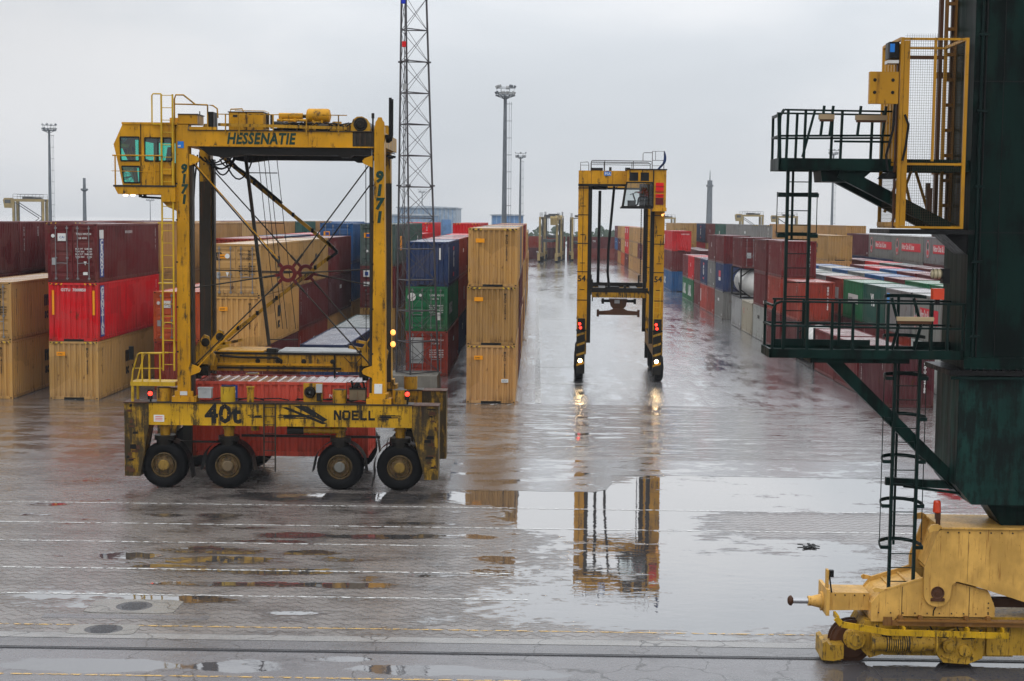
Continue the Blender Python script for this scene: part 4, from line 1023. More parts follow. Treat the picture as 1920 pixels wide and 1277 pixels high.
b = MB(); b.cyl((-8.65,51.2,12.52),(-7.85,51.2,12.52), .11, n=14); b.cyl((-7.85,51.2,12.52),(-7.66,51.2,12.52), .06, n=10, mat=1); b.cyl((-8.7,51.1,12.38),(-7.7,51.1,12.38), .05, n=10)
for xx in (-8.55,-8.1): b.box(xx-.04, 51.0, 12.02, xx+.04, 51.3, 12.46)
b.build('hydraulic_ram', [M['yellow'], M['black']], K)
b = MB(); rr_ = random.Random(21)
for k in range(60):
    xx = rr_.uniform(-8.9,-6.25); yy = rr_.uniform(50.7,52.6); w_ = rr_.uniform(.05,.2); hh = rr_.uniform(.10,.36)
    if k % 3: b.box(xx, yy, 12.02, xx+w_*1.4, yy+w_, 12.02+hh, k % 2)
    else: b.cyl((xx,yy,12.02+hh*.6),(xx+w_*2.2,yy,12.02+hh*.6), .05+w_*.3, n=10, mat=(k//3) % 2)
for k in range(14):
    x0 = rr_.uniform(-8.9,-6.8); b.tube([(x0+j*.25, 50.68+rr_.uniform(0,.25), 12.1+.2*abs(math.sin(j*1.1+k))) for j in range(5)], .025, 6, 1)
b.box(-6.9, 50.9, 12.02, -6.1, 52.4, 12.26, 0); b.box(-8.9, 51.5, 12.02, -6.2, 54.0, 12.14, 1)
b.build('hydraulic_valve_block', [M['yellow_dirty'], M['grease']], K)
b = MB(); b.prism([(-6.16,11.98),(-6.16,12.24),(-6.10,12.40),(-5.97,12.49),(-5.80,12.50),(-5.64,12.42),(-5.55,12.28),(-5.5,11.98)], 'y', 50.62, 50.78)
b.lathe([(.02,.07),(.13,.07),(.15,.03),(.21,.03),(.23,0)], (-5.85,50.62,12.24), (0,-1,0), 22, 1); b.cyl((-5.85,50.75,12.24),(-5.85,54.6,12.24), .2, n=16, mat=1)
b.cyl((-5.46,50.8,12.0),(-5.46,50.8,12.62), .03, n=8, mat=1); b.cyl((-5.46,50.8,12.45),(-5.46,50.8,12.62), .05, n=8, mat=1)
b.build('hoist_winch', [M['yellow_dirty'], M['grease']], K)
b = MB()
for dx in (0, .055): b.tube([(-5.03+dx,50.9,11.9),(-4.97+dx,50.8,11.68),(-4.92+dx,50.75,11.72),(-4.88+dx,50.75,11.9),(-4.88+dx,50.75,13.13-dx*.8)], .05, 10)
b.box(-4.95, 50.7, 11.12, -4.78, 50.85, 11.2, 0); b.bar((-5.0,50.8,11.35),(-4.72,50.8,11.28),.03,.03); b.bar((-5.0,50.8,11.22),(-4.7,50.8,11.18),.05,.08)
b.build('exhaust_pipe', M['cable'], K)
# handrails along the deck
b = MB()
for z in (12.52, 12.18): b.bar((-10.55,50.46,z-.0),(-6.28,50.46,z+.08*(z<12.3)*-1),.03 if z>12.3 else .02,.03 if z>12.3 else .10)
for x in (-10.3,-9.85,-8.72,-7.62,-6.56): b.box(x-.02, 50.44, 11.85, x+.02, 50.48, 12.52)
rail(b, [(-10.24,51,12.62),(-10.24,51,12.72),(-9.85,51,12.74),(-9.8,51,12.62)]); rail(b, [(-10.2,51.5,12.72),(-9.2,51.5,12.71),(-9.05,51.5,12.66),(-9.05,51.5,12.1)], .014)
rail(b, [(-10.9,50.5,12.02),(-10.9,50.5,12.82),(-10.72,50.5,12.80),(-10.58,50.5,12.7),(-10.56,50.5,12.4)], .026)
rail(b, [(-12.0,50.5,12.2),(-12.0,50.5,13.0),(-11.95,50.5,13.14),(-11.7,50.5,13.14),(-11.3,50.5,12.83),(-10.9,50.5,12.82)], .028); rail(b, [(-12.0,50.5,12.84),(-11.3,50.5,12.83)], .026)
b.build('deck_handrail', M['yellow_dirty'], K)
# cab ladder with side loop
b = MB(); ladder(b, -12.40, -12.03, 50.36, 4.0, 13.15, .405, .026)
rail(b, [(-12.40,50.36,13.16),(-12.67,50.36,13.16),(-12.71,50.36,13.1),(-12.71,50.36,12.22),(-12.66,50.36,12.16),(-12.42,50.36,12.16)], .026)
for z in (6.9, 8.9): b.box(-12.55, 50.36, z, -12.0, 50.7, z+.04)
rail(b, [(-12.0,50.36,4.6),(-12.02,50.3,5.55),(-12.1,50.25,5.62),(-12.3,50.25,5.62),(-12.38,50.3,5.5)], .02)
b.build('cab_ladder', M['yellow_bright'], K)
# lower access platform at the ladder foot
b = MB(); b.box(-13.55, 50.5, 3.46, -12.05, 51.3, 3.60); b.box(-13.53, 50.52, 2.9, -13.45, 50.6, 3.46); b.box(-13.53,51.2,2.9,-13.45,51.28,3.46)
rail(b, [(-13.5,50.52,3.6),(-13.47,50.52,3.95),(-13.30,50.52,4.52),(-13.22,50.52,4.56),(-12.45,50.52,4.56)], .03); rail(b, [(-13.5,51.25,3.6),(-13.4,51.25,4.0),(-13.25,51.25,4.5),(-12.45,51.25,4.52)], .03)
for x in (-13.15,-12.55): b.box(x-.025, 50.5, 3.6, x+.025, 50.54, 4.55)
b.box(-13.4, 50.51, 4.04, -12.45, 50.53, 4.07); b.box(-13.12,51.2,3.6,-13.06,51.24,4.5)
b.build('access_platform', M['yellow_bright'], K)
b = MB(); b.box(-13.55, 50.35, 4.35, -13.40, 50.42, 4.80); b.bar((-13.45,50.4,4.2),(-13.45,50.5,4.1),.03)
b.build('rear_mirror', M['black'], K)
for x, z in ((-12.86,3.22),(-4.24,3.30)):
    b = MB(); b.lathe([(.0,.08),(.05,.07),(.075,.03),(.075,0)], (x,50.42,z), (0,-1,0), 14); b.box(x-.09, 50.42, z-.2, x+.06, 50.5, z+.12, 1); b.box(x-.03,50.44,2.94,x+.03,50.48,z,1)
    b.build('tail_lamp', [M['lamp_red'], M['black']], K)
for z in (5.32, 4.92):
    b = MB(); b.lathe([(.0,.06),(.07,.05),(.1,0)], (-4.78,51.0,z), (.5,-.86,.1), 12); b.cyl((-4.9,51.05,z),(-4.8,51.02,z), .08, n=10, mat=1)
    b.build('side_lamp', [M['lamp_amber'], M['black']], K)

# cab hung on the end
b = MB(); ya, yb = 50.46, 52.35
out = [(-14.02,11.50),(-13.72,12.16),(-11.99,12.20),(-11.99,10.10),(-13.72,10.10),(-13.84,10.70)]
w1 = [(-13.80,11.74),(-13.17,11.74),(-13.17,10.96),(-13.78,10.96)]; w2 = [(-12.98,11.72),(-12.10,11.72),(-12.10,10.96),(-12.98,10.96)]; w3 = [(-13.75,10.78),(-13.16,10.78),(-13.16,10.24),(-13.68,10.24)]
def holed(b, outer, holes, y, sgn):
    """wall panel with window openings, triangulated by Blender"""
    import bmesh
    bm = bmesh.new(); ed = []
    for poly in [outer] + holes:
        v = [bm.verts.new((x, y, z)) for x, z in poly]
        ed += [bm.edges.new((v[i], v[(i+1) % len(v)])) for i in range(len(v))]
    bmesh.ops.triangle_fill(bm, use_beauty=True, use_dissolve=False, edges=ed)
    bm.verts.index_update()
    b.add([tuple(v.co) for v in bm.verts], [tuple(v.index for v in f.verts) for f in bm.faces]); bm.free()
for y in (ya, yb): holed(b, out, [w1, w2, w3], y, 1)
n_ = len(out)
for i in range(n_):
    p, q = out[i], out[(i+1) % n_]
    if i in (0, 4, 5):      # sloped glazed end: only frame strips
        for f0, f1 in ((0,.12),(.88,1)):
            a_ = (p[0]+(q[0]-p[0])*f0, p[1]+(q[1]-p[1])*f0); c_ = (p[0]+(q[0]-p[0])*f1, p[1]+(q[1]-p[1])*f1)
            b.quad((a_[0],ya,a_[1]),(c_[0],ya,c_[1]),(c_[0],yb,c_[1]),(a_[0],yb,a_[1]))
        for y0_, y1_ in ((ya,ya+.1),(yb-.1,yb)): b.quad((p[0],y0_,p[1]),(q[0],y0_,q[1]),(q[0],y1_,q[1]),(p[0],y1_,p[1]))
    elif i != 2: b.quad((p[0],ya,p[1]),(q[0],ya,q[1]),(q[0],yb,q[1]),(p[0],yb,p[1]))
b.box(-13.74, ya-.03, 12.16, -11.9, yb+.03, 12.23); b.box(-13.13, ya-.008, 10.12, -13.10, ya, 12.16, 2); b.box(-12.5,ya-.006,10.15,-12.49,ya,10.9,2); b.box(-13.1,ya-.006,10.6,-12.5,ya,10.61,2)
for hole in (w1, w2, w3):      # black rubber seals
    for i in range(4):
        p, q = hole[i], hole[(i+1) % 4]; b.bar((p[0],ya-.005,p[1]),(q[0],ya-.005,q[1]), .03, .045, 2)
b.bar((-12.55,ya-.004,11.72),(-12.55,ya-.004,10.96), .02, .03, 2)
b.box(-12.4, ya-.10, 10.52, -12.08, ya, 10.72); b.box(-11.99,ya+.1,10.3,-11.95,yb,12.1)
cabo = b.build('cab', [M['yellow'], M['deck'], M['black']], K)
for hole, nm in ((w1,'side_window'),(w2,'door_window'),(w3,'lower_window')):
    for y in (ya+.02, yb-.02):
        b = MB(); b.add([(x,y,z) for x,z in hole], [(0,1,2,3)]); b.build(nm, M['teal_glass'], cabo)
for p, q in ((out[5],out[0]),(out[0],out[1]),(out[4],out[5])):
    b = MB(); b.quad((p[0],ya+.1,p[1]),(q[0],ya+.1,q[1]),(q[0],yb-.1,q[1]),(p[0],yb-.1,p[1])); b.build('windscreen', M['teal_glass'], cabo)
b = MB(); b.box(-12.9, 51.1, 10.3, -12.4, 51.7, 10.75); b.prism([(-12.5,10.75),(-12.38,11.45),(-12.28,11.45),(-12.36,10.75)], 'y', 51.1, 51.7); b.bar((-13.3,51.4,10.3),(-13.15,51.4,11.0),.08); b.lathe([(.16,0),(.18,.02),(.16,.04)], (-13.15,51.4,11.0), (.4,0,.9), 14)
b.box(-13.1,50.8,11.62,-12.1,52.0,11.70); b.box(-12.2, 51.8, 10.2, -12.02, 52.3, 11.9)
b.build('driver_seat', M['black'], cabo)
b = MB()
b.prism([(-13.98,10.12),(-11.95,10.12),(-11.95,9.62),(-12.4,9.62),(-12.4,9.86),(-13.85,9.86)], 'y', 50.30, 52.4)
b.box(-14.0, 50.28, 10.10, -11.95, 52.42, 10.16, 1)
b.prism([(-12.42,9.62),(-11.95,9.62),(-11.95,9.32),(-12.25,9.45)], 'y', 50.5, 51.2)
rail(b, [(-14.02,50.3,11.13),(-12.35,50.3,11.13)], .028); rail(b, [(-13.93,50.3,10.16),(-13.93,50.3,11.13)], .026); rail(b, [(-12.63,50.3,10.16),(-12.63,50.3,11.13)], .024); rail(b, [(-14.05,50.3,10.62),(-12.63,50.3,10.6)], .012)
b.build('cab_floor', [M['yellow'], M['deck']], K)
for x in (-13.65,-13.40):
    b = MB(); b.lathe([(.0,.05),(.06,.04),(.09,0)], (x,50.5,9.84), (0,0,-1), 12); b.build('work_lamp', M['lamp_warm'], K)
b = MB(); b.tube([(-13.2,50.5,9.85),(-13.1,50.5,9.77),(-12.9,50.5,9.76),(-12.5,50.5,9.74),(-12.2,50.5,9.7)], .035, 8); b.box(-13.2,50.45,9.76,-13.12,50.6,9.86); b.box(-13.05,50.45,9.76,-12.97,50.6,9.86)
b.build('cab_cable', M['cable'], K)
b = MB(); b.box(-11.90, 50.505, 11.40, -11.70, 50.52, 11.62); b.box(-11.89,50.50,11.44,-11.8,50.506,11.5,1); b.build('maker_badge', [M['bluebadge'], M['white']], K)
# tie rods crossing at two dark red rings
for y, cx, cz, rods in ((50.78,-8.29,7.27,(((-11.5,10.95),0),((-5.4,11.15),0),((-11.5,4.1),0),((-5.4,4.1),0),((-11.52,6.75),0),((-5.45,7.45),0))),
                        (55.3,-8.37,7.15,(((-11.9,11.0),0),((-5.6,10.95),0),((-12.0,3.9),0),((-5.6,4.0),0),((-11.85,7.2),0),((-5.5,6.6),0)))):
    b = MB(); b.lathe([(.17,-.05),(.29,-.05),(.30,0),(.29,.05),(.17,.05),(.16,0),(.17,-.05)], (cx,y,cz), (0,1,0), 28)
    for (x, z), _ in rods:
        d_ = Vector((x-cx,0,z-cz)).normalized(); p = Vector((cx,y,cz)); b.bar(p+d_*.27, p+d_*.46, .06, .10)
    b.build('tie_ring', M['redsteel'], K)
    for (x, z), _ in rods:
        d_ = Vector((x-cx,0,z-cz)).normalized(); p = Vector((cx,y,cz)) + d_*.42
        b = MB(); b.tube([p, (x,y,z)], .026, 6); b.cyl(p, p+d_*.4, .04, n=8); b.build('tie_rod', M['rod'], K)
for pq in ([(-11.48,50.7,11.0),(-8.6,50.7,7.75)],[(-11.5,50.66,3.9),(-9.8,50.66,5.7)]):
    b = MB(); b.tube(pq, .022, 6); b.build('tie_rod', M['yellow'], K)
# folding brace on the far frame
b = MB(); yq = 55.15
for p, q in (((-11.45,11.35),(-7.35,8.05)), ((-7.45,7.75),(-11.3,4.7))):
    b.bar((p[0],yq,p[1]),(q[0],yq,q[1]), .10, .125); d_ = Vector((q[0]-p[0],0,q[1]-p[1])).normalized()
    for k in range(5): c_ = Vector((p[0],yq-.1,p[1]))+d_*(.7+k*.9); b.box(c_.x-.05,yq-.12,c_.z-.05,c_.x+.05,yq-.06,c_.z+.1,1)
b.bar((-7.6,yq,8.3),(-7.2,yq,7.9),.1,.1,1); b.bar((-7.6,yq,7.6),(-7.2,yq,7.9),.1,.1,1)
b.tube([(-11.3,yq-.1,11.4),(-10.8,yq-.15,10.9),(-10.2,yq-.12,10.5),(-9.2,yq-.1,9.65)], .05, 8, 1)
b.build('folding_brace', [M['yellow_dirty'], M['cable']], K)
# slanting cable guide frame
b = MB(); yg = 53.6
b.bar((-10.25,yg,11.35),(-9.42,yg,4.6), .11, .12)
for dx in (.35,.55,.7,1.0): b.tube([(-10.15+dx,yg,11.3),(-9.5+dx*1.02,yg,5.2)], .013, 5)
for f_ in (.1,.36,.62,.97): x = -10.25+.83*f_; z = 11.35-6.75*f_; b.box(x, yg-.02, z, x+1.05, yg+.02, z+.035)
b.build('cable_guide', M['rod'], K)
# hoses sagging under the top beam
rr_ = random.Random(12)
for k in range(7):
    x0 = -11.45+rr_.uniform(0,.4); x1 = x0+rr_.uniform(.5,1.5); z1 = 11.3-rr_.uniform(0,.1); sag = rr_.uniform(.25,.75); yy = 50.9+rr_.uniform(0,3.5)
    b = MB(); b.tube([(x0+(x1-x0)*t_/8, yy, 11.15+(z1-11.15)*t_/8-sag*math.sin(math.pi*t_/8)**.8) for t_ in range(9)], .028, 6); b.build('hose', M['cable'], K)
b = MB(); b.tube([(-11.35,51.0,11.2),(-11.45,51.0,10.4),(-11.5,51.0,9.5)], .03, 6); b.build('hose', M['cable'], K)
# hoist wires and spreader
for x in (-5.75,-5.62,-5.5):
    b = MB(); b.tube([(x,51.3,11.3),(x+.03,51.3,4.6)], .014, 5); b.build('hoist_wire', M['cable'], K)
for x in (-11.36,):
    b = MB(); b.tube([(x,51.3,11.3),(x,51.3,4.9)], .014, 5); b.build('hoist_wire', M['cable'], K)
b = MB()
for yy in (52.35, 53.55):
    b.box(-11.25, yy, 3.82, -5.95, yy+.16, 4.42); b.box(-11.25, yy-.04, 4.40, -5.95, yy+.2, 4.47, 1); b.box(-11.0,yy-.07,3.90,-6.7,yy,3.97,1); b.box(-11.0,yy-.05,4.02,-7.0,yy-.0,4.10,2)
    for x in (-9.6,-8.9,-8.0,-7.0): b.lathe([(.09,.012),(.09,0)], (x,yy,4.17), (0,-1,0), 14, 2); b.lathe([(.0,.014),(.088,.012)], (x,yy,4.17), (0,-1,0), 14, 1)
b.box(-11.7, 52.0, 3.86, -11.25, 54.1, 4.20); b.box(-5.95, 52.0, 3.86, -5.55, 54.1, 4.20)
for x in (-11.62,-5.83):
    for yy in (52.0,53.9): b.box(x-.1, yy, 3.56, x+.1, yy+.2, 3.9, 1)
b.tube([(-10.9,52.28,4.35),(-10.2,52.25,4.30),(-8.9,52.25,4.30),(-8.75,52.25,4.2),(-8.78,52.25,4.1)], .04, 8, 1)
b.box(-6.95,52.3,3.6,-6.90,52.36,4.45,1); b.tube([(-6.6,52.3,4.35),(-6.4,52.28,4.15),(-6.15,52.28,4.15),(-6.0,52.3,4.35)], .014, 6, 1)
b.box(-11.0,52.4,4.47,-9.4,54.0,4.52,2); b.box(-8.9,52.4,4.47,-6.2,54.0,4.52,3); b.box(-9.3,52.4,4.46,-8.95,52.7,4.60,1)
b.build('spreader', [M['yellow_dirty'], M['grease'], M['yellow'], M['lightgrey']], K)
for x, s_ in ((-11.28,1),(-5.58,-1)):
    for yy in (51.7, 54.1):
        b = MB(); b.prism([(x-.32,4.05),(x+.28,4.05),(x+.34,4.4),(x+.18,4.62),(x+.12,5.05),(x-.05,5.12),(x-.16,4.95),(x-.34,4.7)], 'y', yy, yy+.12)
        b.lathe([(.0,.03),(.13,.02),(.15,0)], (x,yy,4.85), (0,-1,0), 16, 1); b.bar((x+.1,yy+.06,4.6),(x+s_*.8,yy+.06,4.75),.12,.10,0); b.box(x-.42, yy, 3.7, x+.1, yy+.3, 4.1, 1)
        b.build('spreader_arm', [M['yellow_dirty'], M['grease']], K)
# the box it carries
def carried_marks(b, L, h):
    # long side towards the camera is the local -x side after turning
    panel(b, 'l', 4.50, h-1.15, 5.05, h-.13, 5); side_text(b, 'P', .55, 'l', 4.86, h-.62, 2, .05); panel(b, 'l', 4.88, h-.42, 5.03, h-.16, 10)
    panel(b, 'l', 4.62, h-1.5, 5.06, h-1.15, 5)
    side_text(b, 'PONU 0412', .15, 'l', 1.35, h-.52, 2, .01)
o = container(-5.70, 53.02, .92, 'red', 6.058, ST, 'w', carried_marks, rz=math.pi/2)
o.color = (.50,.055,.030,1)
for ch in o.children: ch.color = (.50,.06,.035,1)
tag(o, 'red container with a blue emblem, held clear of the ground inside the big carrier', 'container')
# ------------------------------------------------------------------ the second carrier, end-on in the lane
Q = empty('straddle_carrier', (4.72, 90.8, 0), 'straddle carrier numbered 54 driving along the wet lane with headlamps lit', 'straddle carrier', 'straddle carriers working the terminal')
Y0, Y1 = 85.45, 96.0
hz_ = [M['yellow_dirty'], M['black'], M['yellow'], M['grease'], M['white'], M['black_letter']]
M['hazard'] = paint('scuffed_hazard_yellow', (.36,.20,.02), .5, .8, grime=.5, scale=2)
for sx, xo, xi in ((-1, 2.30, 2.86), (1, 7.16, 6.60)):
    xa, xb = sorted((xo, xi)); inn = xi
    b = MB(); b.box(xa, Y0+.2, 1.55, xb, Y1-.1, 2.35); b.box(xa+.05, Y0+.3, 2.35, xb-.05, Y1-.3, 2.42, 1)
    b.build('side_beam', hz_, Q)
    for yf, sg in ((Y0, 1), (Y1, -1)):        # ends with hazard bars
        b = MB(); ya, yb = sorted((yf, yf+sg*.18)); b.box(xa, ya, .48, xb-.08, yb, 2.95); b.box(xa-.03, ya-.02, 2.9, xb-.02, yb+.02, 2.98, 1)
        for k in range(8):
            z = .62+k*.28; yy = yf-sg*.004
            b.add([(xa+.01,yy,z),(xb-.09,yy,z+.16),(xb-.09,yy,z+.29),(xa+.01,yy,z+.13)], [(0,1,2,3) if sg > 0 else (3,2,1,0)], 1 if k % 2 == 0 else 2)
        b.box(xa+.06, ya+.02*sg, 2.98, xb-.08, yb+.1, 3.6)
        b.build('end_bumper', [M['grease'], M['black'], M['hazard']] + hz_[3:], Q)
    for i, y in enumerate((86.6, 88.9, 92.6, 94.9)):
        b = MB(); xw = (xa+xb)/2
        b.lathe([(.1,.05),(.42,.03),(.60,.05),(.74,-.01),(.78,-.07),(.78,-.37),(.72,-.43),(.45,-.44)], (xo+(-.04 if sx < 0 else .04)-sx*0, y, .78), (sx,0,0), 26)
        wo = b.build('wheel', M['tyre'], Q)
        b = MB(); b.lathe([(.0,.10),(.15,.09),(.2,.05),(.36,.045),(.40,.06),(.42,.03)], (xo+(-.04 if sx < 0 else .04), y, .78), (sx,0,0), 20); b.build('rim', M['rim'], wo)
    for y in (Y0+.35, Y1-1.0):
        b = MB(); b.box(xa, y, 2.35, xb, y+.62, 11.9); k_ = (inn, inn+.22) if sx < 0 else (inn-.22, inn); b.box(k_[0], y+.08, 2.2, k_[1], y+.5, 11.3, 3)
        for z in (4.6,6.2,7.8,9.4,10.9): b.box(xa-.015, y-.012, z, xb+.01, y+.02, z+.05, 3)
        if y < 90:
            b.box((xa+xb)/2-.02, y-.008, 5.9, (xa+xb)/2+.01, y, 11.2, 3) if sx < 0 else None
            for z in (5.2,6.7,8.3,9.9): b.box((xa+xb)/2-.14, y-.02, z, (xa+xb)/2+.14, y, z+.04, 3)
            b.box(xa+.02, y-.010, 5.62, xb-.03, y-.003, 6.08, 4 if False else 2); b.text('54', .46, ((xa+xb)/2-.03, y-.016, 5.69), FU, mat=5, bold=.03, align='CENTER')
        b.build('upright', [M['yellow']] + hz_[1:], Q)
    b = MB(); b.box(xa, Y0+.97, 11.3, xb, Y1-1.0, 11.88); b.build('top_beam', hz_, Q)
    for z in (3.08, 3.3):
        b = MB(); b.lathe([(.0,.05),(.06,.04),(.08,0)], (xa+.22+(.05 if z > 3.2 else 0)*-1, Y0-.01, z), (0,-1,0), 12); b.build('marker_lamp', M['lamp_red'], Q)
    b = MB(); b.lathe([(.0,.05),(.07,.045),(.105,0)], (xa+.22, Y0-.02, 1.22), (0,-1,0), 14); b.build('headlamp', M['lamp_white'], Q)
b = MB(); ladder(b, 6.62, 6.98, Y0+.2, 2.6, 5.4, .3, .02); b.build('side_ladder', M['yellow_bright'], Q)
for y in (Y0+.15, Y1-.8):
    b = MB(); b.box(2.30, y, 11.14, 7.16 if y > 90 else 5.05, y+.5, 11.90); b.box(2.28, y-.02, 11.04, 7.16 if y > 90 else 4.95, y+.52, 11.16, 3)
    for x in (3.0, 4.2): b.box(x, y-.01, 11.16, x+.02, y, 11.9, 3)
    if y < 90: b.box(3.72, y-.012, 11.62, 4.12, y-.002, 11.85, 6); b.text('PSA', .2, (3.76,y-.018,11.66), FU, mat=4, bold=.02)
    b.build('end_beam', [M['yellow']] + hz_[1:] + [M['bluebadge']], Q)
b = MB(); b.lathe([(.0,.22),(.38,.2),(.42,.1),(.42,0)], (3.5, Y0+.7, 10.85), (0,0,1), 16); b.box(3.05,Y0+.6,10.95,3.95,Y0+1.4,11.1); b.build('hoist_winch', M['grease'], Q)
b = MB(); b.box(3.0, Y0+.2, 11.9, 3.65, Y0+.9, 12.06); b.box(4.0,Y0+.3,11.9,4.14,Y0+.5,12.1); b.cyl((4.9,Y0+.5,12.0),(5.2,Y0+.5,12.0),.1,n=10); b.build('deck_machinery', M['grease'], Q)
b = MB(); r_ = .022; yy = Y0+.2
for y_ in (yy, yy+2.4):
    rail(b, [(3.0,y_,11.9),(3.0,y_,12.42),(3.06,y_,12.47),(6.3,y_,12.45),(6.4,y_,12.38),(6.4,y_,11.9)], r_); rail(b, [(3.05,y_,12.32),(6.4,y_,12.30)], .016)
    for x in (3.75, 5.35): b.box(x-.018, y_-.018, 11.9, x+.018, y_+.018, 12.45)
    if y_ > yy: b.build('deck_handrail', M['rod'], Q); b = b_first
    else: b_first = b; b = MB()
b2 = MB(); rail(b2, [(2.4,yy,11.9),(2.4,yy,12.35),(2.8,yy,12.38),(2.86,yy,12.3),(2.86,yy,11.9)], .018); rail(b2, [(2.42,yy,12.2),(2.86,yy,12.2)], .014); b2.build('end_handrail', M['rod'], Q)
rail(b, [(5.88,yy,12.46),(5.88,yy,12.85),(5.94,yy,12.92),(6.4,yy,12.92)], .018)
rail(b, [(6.4,yy,11.95),(6.4,yy,13.0),(7.05,yy,13.0),(7.05,yy,11.95)], .02); rail(b, [(6.4,yy,12.5),(7.05,yy,12.5)], .016); rail(b, [(6.4,yy,12.2),(7.0,yy,12.2)], .014); rail(b,[(6.58,yy,12.5),(6.58,yy,13.0)],.014)
b.build('deck_handrail', M['rod'], Q)
b = MB(); vs = []
for i in range(9):
    f_ = i/8; xx = 7.06+.05*math.sin(f_*5)-(.32*max(0, f_-.6)/.4); w_ = .03+.05*math.sin(f_*3.1)+.1*max(0, f_-.6)
    vs += [(xx-w_, yy-.03+.03*math.sin(i), 13.02-f_*1.1), (xx+w_, yy+.03*math.cos(i), 13.02-f_*1.1)]
b.add(vs, [(2*i,2*i+1,2*i+3,2*i+2) for i in range(8)]); b.build('hanging_tarpaulin', plain('blue_tarpaulin', (.012,.03,.10), .5), Q)
# cab
ca, cb = Y0-.65, Y0+1.25
b = MB(); b.box(5.0, ca+.1, 11.26, 7.16, cb, 11.94); b.box(4.96, ca+.05, 11.94, 7.2, cb+.03, 12.0, 3); b.box(5.12, ca+.09, 11.33, 5.60, ca+.1, 11.80, 1); b.box(5.74, ca+.09, 11.33, 6.2, ca+.1, 11.80, 1)
b.box(6.46, ca+.1, 9.72, 7.16, cb, 11.26); b.box(6.40, ca+.06, 9.66, 7.2, cb, 9.86); b.box(6.42, ca+.06, 9.86, 6.48, ca+.1, 11.94, 3)
b.box(4.72, ca, 9.86, 6.46, cb, 9.95, 3); b.box(4.66, ca-.04, 9.80, 6.44, cb, 9.88, 1)
for p, q in (((4.80,9.95),(4.98,11.26)),((6.42,9.95),(6.40,11.26))):
    for y in (ca, cb-.08): b.bar((p[0],y+.04,p[1]),(q[0],y+.04,q[1]), .08, .08, 3)
b.box(4.96, ca, 11.2, 6.44, ca+.08, 11.28, 3); b.bar((5.92,ca+.03,9.95),(5.92,ca+.03,11.22),.025,.03,1)
cab2 = b.build('cab', [M['yellow'], M['black'], M['yellow'], M['grease']], Q)
b = MB(); b.quad((4.84,ca+.03,9.98),(6.4,ca+.03,9.98),(6.38,ca+.03,11.22),(5.0,ca+.03,11.22)); b.build('windscreen', M['clear_glass'], cab2)
b = MB(); b.quad((4.83,ca+.06,9.98),(4.99,ca+.06,11.22),(4.99,cb-.1,11.22),(4.83,cb-.1,9.98)); b.build('side_window', M['clear_glass'], cab2)
b = MB(); b.box(5.75,cb-.06,9.96,6.44,cb,11.2); b.box(6.0,Y0+.1,9.96,6.42,Y0+.65,10.42); b.box(6.3,Y0+.1,10.42,6.42,Y0+.65,11.1); b2 = MB(); b2.box(5.05,Y0-.3,9.96,5.5,Y0+.2,10.25); b2.bar((5.5,Y0+.2,10.2),(5.35,Y0+.15,10.62),.06); b2.lathe([(.17,0),(.19,.02),(.17,.04)],(5.36,Y0+.15,10.62),(-.3,0,.95),14); b2.build('control_console', M['black'], cab2)
b.build('driver_seat', M['black'], cab2)
for z0, z1 in ((10.80,11.24),(10.70,10.77),(10.42,10.62)):
    b = MB(); b.box(6.58, ca+.075, z0, 7.02, ca+.1, z1); b.box(6.56, ca+.06, (z0+z1)/2-.012, 7.04, ca+.075, (z0+z1)/2+.012, 1); b.build('red_window', [M['redpanel'], M['rod']], cab2)
b = MB(); b.box(6.58, ca+.075, 10.02, 7.02, ca+.1, 10.40); b.build('louvred_panel', M['redsteel'], cab2)
b = MB(); b.lathe([(.0,.05),(.05,.04),(.07,0)], (6.98, ca+.05, 9.45), (0,-1,0), 12); b.bar((6.98,ca+.1,9.45),(7.1,ca+.2,9.55),.03); b.build('work_lamp', M['lamp_amber'], Q)
# hoist gear and spreader
b = MB(); b.tube([(3.52,86.6,10.8),(3.48,86.6,5.6)], .085, 8); b.build('hoist_rope', M['cable'], Q)
b = MB(); b.tube([(4.32,86.5,11.05),(4.2,86.5,9.5),(4.05,86.5,7.6),(4.02,86.5,6.2),(4.12,86.5,5.3)], .075, 8); b.tube([(4.55,86.5,11.1),(4.36,86.5,10.9)], .03, 6); b.build('power_cable', M['cable'], Q)
for x in (5.88, 6.05, 6.24):
    b = MB()
    for k in range(42): b.box(x-.035, 86.6, 5.7+k*.1, x+.035, 86.66, 5.76+k*.1, 0)
    b.box(x-.012, 86.62, 5.6, x+.012, 86.64, 9.85); b.build('hoist_chain', M['cable'], Q)
b = MB()
for yy in (87.0, 94.4):
    b.box(3.15, yy, 4.72, 6.3, yy+.3, 5.02); b.box(3.1, yy-.02, 5.02, 6.35, yy+.32, 5.28, 1); b.box(3.05,yy,5.2,3.2,yy+.2,5.75,1); b.box(6.05,yy,5.2,6.15,yy+.2,5.75,1)
    for x in (3.15, 6.2): b.box(x, yy, 4.5, x+.06, yy+.06, 4.72, 1)
    b.bar((3.1,yy+.1,5.1),(2.9,yy+.1,4.7),.12,.12,1); b.bar((6.35,yy+.1,5.1),(6.6,yy+.1,4.7),.12,.12,1)
b.box(3.6, 87.2, 4.75, 4.0, 94.5, 5.1, 1); b.box(5.5, 87.2, 4.75, 5.9, 94.5, 5.1, 1); b.box(3.9,86.9,5.28,4.7,87.2,5.36,1); b.box(4.95,86.9,5.28,5.1,87.1,5.4,1)
b.build('spreader', [M['yellow_dirty'], M['grease']], Q)
